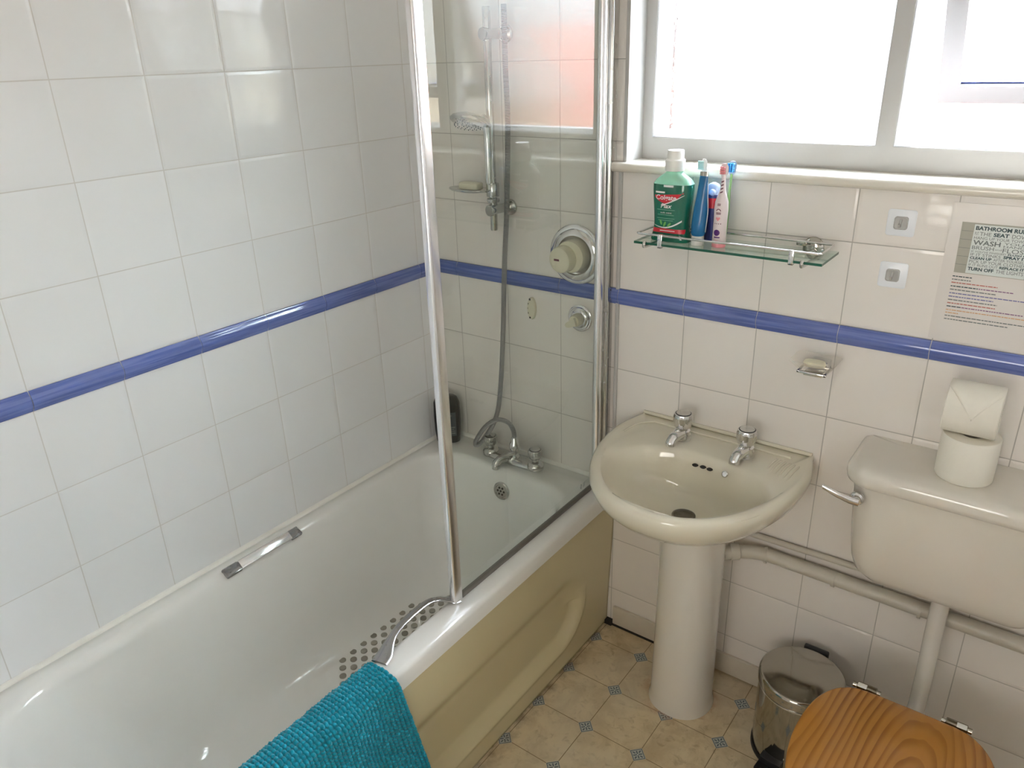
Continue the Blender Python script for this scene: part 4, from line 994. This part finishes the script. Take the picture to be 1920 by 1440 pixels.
def brush(name, x, y, tilt, label, handle_m, head_m, bris_m, H=0.175, fac=(0, -1, 0), hw=0.0065, neck=0.003, lean_y=0.0, hl=0.026):
    t = thing(name, label, 'toothbrush', (x, y, SZ), 'toothbrushes on the glass shelf')
    def P(h, dx=0.0, dy=0.0): return (x+tilt*h+dx, y+lean_y*h+dy, SZ+h)
    hs_ = [0.0, 0.01, 0.04, 0.08, 0.105, 0.125, H-0.03]; rs = [0.004, 0.0055, 0.0065, 0.006, 0.0045, neck, neck]
    obj('handle', MB().tube([P(h+0.001) for h in hs_], rs, 14), handle_m, t)
    lp = []
    for h, k in ((H-0.032, 0.35), (H-0.026, 0.85), (H-0.018, 1.0), (H-0.006, 0.95), (H-0.001, 0.6), (H, 0.25)):
        lp.append([P(h, hw*k*math.cos(a), 0.0028*k*math.sin(a)) for a in [2*PI*j/16 for j in range(16)]])
    obj('head', MB().loft(lp), head_m, t)
    b = MB(); 
    for h in [H-0.024+0.0035*i for i in range(6)]:
        for s_ in (-1, 0, 1):
            c = Vector(P(h, s_*hw*0.55, 0)); b.lathe([(0.0017, 0.0015), (0.0019, 0.011)], c, 8, fac)
    obj('bristles', b, bris_m, t); return t
brush('toothbrush', 0.944, -0.055, -0.02, 'toothbrush with pale aqua bristles behind the blue toothpaste tube', M['aqua'], M['white_pl'], M['aqua'], 0.198, (-1, -0.25, 0), 0.0075)
brush('toothbrush', 1.004, -0.058, 0.045, 'green handled toothbrush with bright blue bristles leaning outward', M['green_pl'], M['ltblue'], M['brightblue'], 0.197, (-0.1, -1, 0.1), 0.0105)
# navy tube with a round pale cap seen between them
nt = thing('toothpaste_tube', 'navy toothpaste tube with a pale blue rounded top behind the kids toothbrush', 'toothpaste', (0.972, -0.062, SZ))
obj('body', MB().loft([sell(0.972, -0.062, a, d_, SZ+h, 32, 2) for h, a, d_ in ((0.0, 0.016, 0.004), (0.02, 0.0165, 0.009), (0.06, 0.0165, 0.013), (0.100, 0.0165, 0.015), (0.118, 0.016, 0.015))]), M['navy'], nt)
obj('cap', MB().loft([sell(0.972, -0.062, a, a*0.9, SZ+h, 32, 2) for h, a in ((0.118, 0.0165), (0.124, 0.018), (0.134, 0.017), (0.142, 0.012), (0.146, 0.003))]), M['ltblue'], nt)
obj('nub', MB().lathe([(0.008, 0), (0.0085, 0.004), (0.006, 0.009), (0.001, 0.010)], (0.975, -0.073, SZ+0.124), 20, (0, -1, 0.1)), M['ltblue'], nt)
b = MB(); b.grid([[(0.972-0.014+0.028*i/8, -0.062-(0.013+0.001)*math.sqrt(max(0, 1-((-0.014+0.028*i/8)/0.0168)**2))-0.0012, SZ+z) for i in range(9)] for z in (0.086, 0.110)]); obj('red_band', b, M['red'], nt)
# the child's battery toothbrush
kb = thing('kids_toothbrush', 'chunky white and pink patterned child toothbrush standing on the shelf', 'toothbrush', (0.986, -0.100, SZ), 'toothbrushes on the glass shelf')
KX, KY = 1.008, -0.096
KS = 1.28
KP = [(0.0125, 0.0), (0.0130, 0.003), (0.0128, 0.010), (0.0125, 0.04), (0.0125, 0.065), (0.0130, 0.09), (0.0120, 0.108), (0.0085, 0.122), (0.0055, 0.134), (0.0042, 0.150), (0.0036, 0.170)]
KP = [(r*KS, h) for r, h in KP]
obj('handle', MB().lathe([(r, h) for r, h in KP if h >= 0.010], (KX, KY, SZ), 32), M['pink_white'], kb)
obj('base', MB().lathe([(0.0147, 0.0), (0.0166, 0.002), (0.0164, 0.0102)], (KX, KY, SZ), 32), M['pink'], kb)
obj('head', MB().loft([[(KX+0.0105*k_*math.cos(a), KY+0.003*k_*math.sin(a), SZ+h) for a in [2*PI*j/20 for j in range(20)]] for h, k_ in ((0.166, 0.4), (0.172, 0.9), (0.181, 1.0), (0.190, 0.9), (0.196, 0.4))]), M['pink_white'], kb)
b = MB()
for i in range(4):
    for s_ in (-1, 0, 1): b.lathe([(0.0019, 0.0015), (0.002, 0.010)], (KX+s_*0.0035, KY, SZ+0.174+0.0045*i), 8, (-0.2, -1, 0))
obj('bristles', b, M['pink'], kb)
def ksurf(x, z, off=0.0004):
    h = z-SZ; r = 0.0125
    for i in range(len(KP)-1):
        if KP[i][1] <= h <= KP[i+1][1]: t = (h-KP[i][1])/(KP[i+1][1]-KP[i][1]); r = KP[i][0]*(1-t)+KP[i+1][0]*t
    u = max(-0.98, min(0.98, (x-KX)/r)); return (x, KY-r*math.sqrt(1-u*u)-off, z)
b = MB()
b.cur = 0
def kshape(pts, off=0.0005):
    c = [sum(p[0] for p in pts)/len(pts), sum(p[1] for p in pts)/len(pts)]
    b.loft([[ksurf(c[0]+(p[0]-c[0])*k_, c[1]+(p[1]-c[1])*k_, off) for p in pts] for k_ in (1.0, 0.75, 0.5, 0.25, 0.02)], False, True)
kshape([(KX-0.001+0.0075*math.cos(a), SZ+0.037+0.0075*math.sin(a)) for a in [2*PI*k/20 for k in range(20)]])
b.grid([[ksurf(KX-0.007+0.014*i/8, SZ+z) for i in range(9)] for z in (0.0245, 0.0275)])
b.cur = 1
for z_ in (0.0805, 0.0835): b.grid([[ksurf(KX-0.006+0.012*i/8, SZ+z_+q) for i in range(9)] for q in (0, 0.0018)])
for k_ in range(9):
    a0 = PI*k_/9; a1 = PI*(k_+1)/9
    b.add([ksurf(KX+0.006*math.cos(a0), SZ+0.088+0.006*math.sin(a0)), ksurf(KX+0.006*math.cos(a1), SZ+0.088+0.006*math.sin(a1)), ksurf(KX+0.0042*math.cos(a1), SZ+0.088+0.0042*math.sin(a1)), ksurf(KX+0.0042*math.cos(a0), SZ+0.088+0.0042*math.sin(a0))], [[0, 1, 2, 3]])
for z_ in (0.101, 0.104): b.grid([[ksurf(KX-0.004+0.008*i/6, SZ+z_+q) for i in range(7)] for q in (0, 0.0016)])
for z_ in (0.128, 0.136, 0.144, 0.152): b.grid([[ksurf(KX-0.0032+0.0064*i/6, SZ+z_+0.003*i/6+q) for i in range(7)] for q in (0, 0.003)])
for i in range(4): b.grid([[ksurf(KX-0.0075+0.0045*i+q2, SZ+0.0575+q) for q2 in (0, 0.0018)] for q in (0, 0.0022)])
b.cur = 2
for (hx, hz_, s_) in ((0, 0.070, 0.0055), (0, 0.016, 0.0035)):
    pts = [(0, -1), (0.5, -0.45), (0.95, 0.1), (0.9, 0.6), (0.5, 0.8), (0.12, 0.55), (0, 0.35), (-0.12, 0.55), (-0.5, 0.8), (-0.9, 0.6), (-0.95, 0.1), (-0.5, -0.45)]
    kshape([(KX+hx+s_*px, SZ+hz_+s_*pz) for px, pz in pts])
obj('pattern', b, [M['purple'], M['maroon'], M['pink']], kb, smooth=False)

# ------------------------------------------------------------------ wall hooks
def hook(x, z, label):
    t = thing('adhesive_hook', label, 'hook', (x, -0.001, z), 'clear adhesive wall hooks')
    b = MB().loft([[(p[0], -0.0004-h, p[1]) for p in [(q[0], q[1]) for q in rrect(x-0.0295+k, x+0.0295-k, z-0.029+k, z+0.029-k, 0.006, 0, 5)]] for k, h in ((0, 0), (0, 0.0012), (0.001, 0.0018))])
    obj('plate', b, M['hookpl'], t, angle=30)
    b = MB().loft([[(p[0], -0.002-h, p[1]) for p in [(q[0], q[1]) for q in rrect(x-0.0140+k, x+0.0140-k, z-0.0140+k, z+0.0140-k, 0.0050, 0, 5)]] for k, h in ((0, 0), (0, 0.004), (0.002, 0.0055), (0.004, 0.0045))])
    obj('boss', b, M['hookpl2'], t, angle=30)
    b = MB().tube(catmull([(x, -0.006, z+0.007), (x, -0.010, z+0.003), (x, -0.016, z-0.004), (x, -0.020, z-0.005), (x, -0.022, z+0.001)], 5), 0.0028, 10); obj('prong', b, M['hookpl2'], t)
hook(1.3845, 1.4430, 'clear adhesive hook, the upper one, directly under the window sill')
hook(1.3855, 1.3255, 'clear adhesive hook, the lower one, above the blue border')

# ------------------------------------------------------------------ soap dish with soap
sd = thing('soap_dish', 'frosted glass soap dish on a chrome wall bracket', 'soap dish', (1.262, -0.06, 1.085))
DX, DY = 1.2615, -0.066
lp = [rrect(DX-a, DX+a, DY-d_, DY+d_, 0.012, z, 5) for a, d_, z in ((0.034, 0.024, 1.0925), (0.038, 0.028, 1.094), (0.050, 0.040, 1.112), (0.053, 0.043, 1.1165), (0.0505, 0.0405, 1.1165), (0.048, 0.038, 1.112), (0.036, 0.026, 1.0965), (0.02, 0.01, 1.0955))]
obj('dish', MB().loft(lp), M['dish'], sd)
b = MB(); b.box(DX-0.035, DX+0.035, DY-0.030, DY-0.022, 1.085, 1.0915, 0.002); b.box(DX-0.035, DX+0.035, DY+0.02, DY+0.028, 1.085, 1.0915, 0.002); b.box(DX-0.034, DX-0.028, DY-0.03, DY+0.028, 1.086, 1.0915, 0.001); b.box(DX+0.028, DX+0.034, DY-0.03, DY+0.028, 1.086, 1.0915, 0.001)
b.box(DX-0.022, DX+0.022, -0.0385, -0.0005, 1.072, 1.100, 0.004); b.box(DX-0.022, DX+0.022, DY-0.015, -0.0005, 1.076, 1.0845, 0.002)
obj('bracket', b, M['chrome'], sd)
b = MB().loft([sell(DX-0.002, DY+0.001, a, d_, z, 36, 2.3) for a, d_, z in ((0.018, 0.010, 1.0962), (0.024, 0.015, 1.098), (0.0265, 0.0175, 1.104), (0.024, 0.0155, 1.110), (0.014, 0.009, 1.1125), (0.003, 0.002, 1.113))])
tag(obj('soap_bar', b, M['soap'], tex=(DX, DY, 1.096)), 'cream oval soap bar in the glass dish below the blue border', 'soap')

# ------------------------------------------------------------------ bathroom rules notice
no = thing('notice', 'laminated bathroom rules notice pinned to the tiles above the border', 'notice', (1.584, -0.001, 1.194))
b = MB(); b.box(1.479, 1.689, -0.0022, -0.0010, 1.1945, 1.4965); obj('sheet', b, M['paper'], no, smooth=False)
def onp(y): return lambda x, z: (x, y, z)
b = MB(); b.add([onp(-0.0025)(*p) for p in ((1.5040, 1.3490), (1.665, 1.3490), (1.665, 1.4575), (1.5015, 1.4575))], [[0, 1, 2, 3]]); pk = obj('plank_print', b, M['planks'], no, smooth=False)
b = MB()
for z in (1.367, 1.385, 1.403, 1.421, 1.439): b.add([onp(-0.0027)(*p) for p in ((1.5035, z), (1.527, z), (1.527, z+0.0007), (1.5035, z+0.0007))], [[0, 1, 2, 3]])
obj('plank_lines', b, M['ink_grey'], pk, smooth=False)
b = MB(); b.box(1.5255, 1.6325, -0.0034, -0.0024, 1.3505, 1.4545); bd = obj('board', b, M['board'], no, smooth=False)
b = MB(); L_, R_ = 1.5285, 1.6295
def ln(body, x0, x1, z0, z1, bold=0.0, ink=0): b.cur = ink; put_text(b, body, x0, x1, z0, z1, onp(-0.0037), bold)
ln('BATHROOM RULES', L_, R_, 1.4430, 1.4515, 0.035)
ln('THE', L_+0.009, L_+0.030, 1.4320, 1.4395, 0.0, 1); ln('SEAT', L_+0.034, L_+0.062, 1.4320, 1.4398, 0.035); ln('DOWN', L_+0.067, R_, 1.4320, 1.4398, 0.0, 1)
ln('PUT', L_, L_+0.007, 1.4325, 1.4390, 0.0, 1)
ln('HANG UP YOUR TOWELS', L_, R_, 1.4240, 1.4298, 0.0, 1)
ln('WASH', L_, L_+0.050, 1.4120, 1.4222, 0.02, 1); ln('YOUR', L_+0.056, R_, 1.4172, 1.4222, 0.0, 1); ln('HANDS', L_+0.056, R_, 1.4115, 1.4160, 0.0, 1)
ln('BRUSH', L_, L_+0.040, 1.4025, 1.4102, 0.0, 1); ln('and', L_+0.042, L_+0.054, 1.4045, 1.4075, 0.0, 1); ln('FLOSS', L_+0.056, R_, 1.4010, 1.4100, 0.0, 1)
ln("IF YOU'VE FINISHED", L_, L_+0.063, 1.3960, 1.4000, 0.0, 1); ln('FLUSH IT', L_+0.067, R_, 1.3960, 1.3997, 0.03)
ln('IF IT STINKS', L_, L_+0.055, 1.3885, 1.3945, 0.0, 1); ln('SPRAY IT', L_+0.060, R_, 1.3885, 1.3948, 0.04)
ln('CLEAN UP', L_, L_+0.040, 1.3815, 1.3872, 0.035); ln('AFTER YOURSELF', L_+0.043, R_, 1.3815, 1.3870, 0.0, 1)
ln('PICK UP YOUR CLOTHES', L_, R_, 1.3735, 1.3800, 0.0, 1)
ln('IF IT RUNS OUT', L_, L_+0.054, 1.3665, 1.3720, 0.0, 1); ln('REPLACE IT', L_+0.057, R_, 1.3665, 1.3720, 0.035)
ln('TURN OFF', L_, L_+0.048, 1.3570, 1.3645, 0.035); ln('THE LIGHTS', L_+0.052, R_, 1.3570, 1.3645, 0.0, 1)
obj('lettering', b, [M['ink'], M['ink_grey']], bd, smooth=False)
# the lines of small print are too blurred to read: rows of word-length dashes
rows_ = [(1.3395, 0.038, [('ink', 1)]), (1.3325, 0.037, [('ink_grey', 1)]), (1.3255, 0.088, [('ink_red', 1)]), (1.3175, 0.118, [('ink', 0.45), ('ink_purple', 0.55)]), (1.3100, 0.088, [('ink_grey', 1)]),
         (1.3020, 0.170, [('ink_blue', 0.9), ('ink_purple', 0.1)]), (1.2945, 0.086, [('ink_blue', 1)]), (1.2870, 0.094, [('ink_grey', 1)]), (1.2795, 0.092, [('ink_red', 1)]), (1.2720, 0.144, [('ink', 0.2), ('ink_purple', 0.8)]),
         (1.2640, 0.172, [('ink_orange', 1)]), (1.2575, 0.026, [('ink_orange', 1)]), (1.2505, 0.170, [('ink_grey', 1)]), (1.2430, 0.122, [('ink_grey', 1)])]
inks = ['ink', 'ink_grey', 'ink_red', 'ink_blue', 'ink_orange', 'ink_purple']; b = MB()
for z, w_, segs in rows_:
    x = 1.5035; end = x+w_; acc = x
    for nm, fr_ in segs:
        stop = acc+w_*fr_; b.cur = inks.index(nm)
        while acc < stop-0.001:
            wl = min(random.uniform(0.004, 0.011), stop-acc)
            h = 0.0021; b.add([onp(-0.0026)(*p) for p in ((acc, z), (acc+wl-0.0012, z), (acc+wl-0.0012, z+h), (acc, z+h))], [[0, 1, 2, 3]]); acc += wl
obj('small_print', b, [M[k] for k in inks], no, smooth=False)

# ------------------------------------------------------------------ toilet rolls
LZ = 0.9275
r1 = thing('toilet_roll', 'white toilet roll standing upright on the cistern lid', 'toilet roll', (1.612, -0.100, LZ), 'toilet rolls on the cistern')
b = MB().lathe([(0.021, 0.0), (0.0555, 0.0), (0.0570, 0.002), (0.0575, 0.05), (0.0570, 0.099), (0.0555, 0.101), (0.021, 0.101), (0.021, 0.0)], (1.612, -0.100, LZ), 56, cap=False); obj('paper', b, M['tissue'], r1)
b = MB().lathe([(0.0205, 0.001), (0.0212, 0.001), (0.0212, 0.100), (0.0205, 0.100)], (1.612, -0.100, LZ), 32, cap=False); obj('core', b, M['card'], r1)
RR = 0.0565; RC = Vector((0, -0.098, LZ+0.101+RR))
r2 = thing('toilet_roll', 'white toilet roll lying on the upright one, its end folded to a point', 'toilet roll', (1.604, -0.098, LZ+0.1), 'toilet rolls on the cistern')
xa, xb = 1.5525, 1.6555
def r2p(x, r, a): return (x, RC.y-r*math.sin(a), RC.z+r*math.cos(a))     # a = 0 on top, 90 deg at the front
lp = []
for x, r in ((xa, 0.020), (xa, RR-0.002), (xa+0.002, RR), (xb-0.002, RR), (xb, RR-0.002), (xb, 0.020), (xa, 0.020)): lp.append([r2p(x, r, 2*PI*k/56) for k in range(56)])
obj('paper', MB().loft(lp, False, False), M['tissue'], r2)
lp = []
for x, r in ((xa+0.001, 0.0197), (xa+0.001, 0.0203), (xb-0.001, 0.0203), (xb-0.001, 0.0197)): lp.append([r2p(x, r, 2*PI*k/32) for k in range(32)])
obj('core', MB().loft(lp, False, False), M['card'], r2)
b = MB(); rows = []
for j in range(21):                       # loose end: hangs over the front, tapered to a point
    a = math.radians(-25+ (118*j/20)); f_ = j/20
    lift = 0.0012+0.004*max(0, f_-0.55)
    t = max(0, (a-math.radians(25))/math.radians(68)); t = min(1, t)
    xm = 1.607; l_ = xa+0.0008+(xm-xa)*t; r_ = xb-0.0008-(xb-xm)*t
    rows.append([r2p(l_+(r_-l_)*i/8, RR+lift, a) for i in range(9)])
b.grid(rows); obj('folded_end', b, M['tissue'], r2, solid=0.0006)

# ------------------------------------------------------------------ teal chenille bath mat over the tub edge
path = []
def arc(cx, cz, r, a0, a1, n):
    return [(cx+r*math.cos(math.radians(a0+(a1-a0)*k/n)), cz+r*math.sin(math.radians(a0+(a1-a0)*k/n))) for k in range(n+1)]
path = [(0.590, 0.36), (0.602, 0.45)]+arc(0.650, 0.529, 0.032, 178, 100, 6)+arc(0.6745, 0.530, 0.030, 88, 5, 7)+[(0.7055, 0.48), (0.706, 0.38), (0.708, 0.25), (0.711, 0.14)]
pp = catmull([(x, z, 0) for x, z in path], 8)
Ls = [0.0]
for i in range(1, len(pp)): Ls.append(Ls[-1]+(pp[i]-pp[i-1]).length)
def at(s_):
    s_ = max(0, min(Ls[-1]-1e-6, s_))
    lo = 0
    while Ls[lo+1] < s_: lo += 1
    t = (s_-Ls[lo])/(Ls[lo+1]-Ls[lo]); p = pp[lo]*(1-t)+pp[lo+1]*t; d = (pp[lo+1]-pp[lo]).normalized()
    return p.x, p.y, d.x, d.y
cw, cl = 0.0094, 0.0104; q = 4
nu = int(0.60/cw)*q; nv = int(Ls[-1]/cl)*q
rows = []
rnd = [[random.random() for _ in range(200)] for _ in range(200)]
for j in range(nv+1):
    s_ = Ls[-1]*j/nv; x, z, dx, dz = at(s_); nx, nz = -dz, dx
    if s_ > 0: pass
    row = []
    drop = max(0, s_-0.26)
    for i in range(nu+1):
        t = i/nu; cu_ = (i % q)/q; cv_ = (j % q)/q; ci_, cj_ = i//q, j//q
        jit = rnd[ci_ % 200][cj_ % 200]
        h = (math.sin(PI*cu_) ** 0.55 if cu_ else 0)*(math.sin(PI*cv_) ** 0.55 if cv_ else 0)*0.0092*(0.8+0.4*jit)
        y = -1.000+0.060*(drop/0.30)*(1-t)-t*0.60
        wav = 0.010*math.sin(y*14+1.0)*min(1, drop/0.2)+0.004*math.sin(y*37)
        sag = wav*(1 if drop > 0 else 0.3)
        edge = 0.002*math.sin(cj_*2.7) if i == 0 else 0
        row.append((x-nx*(-0.003)*0 + (-nx)*(-(h))*1.0 + (sag if drop > 0 else 0), y+edge, z+(-nz)*(-(h))))
    rows.append(row)
b = MB().grid(rows)
mt = obj('bath_mat', b, M['mat'], tex=(0.68, -1.3, 0.55), angle=180)
md = mt.modifiers.new('solid', 'SOLIDIFY'); md.thickness = 0.004; md.offset = 0
tag(mt, 'teal chenille bath mat draped over the bath edge', 'bath mat')
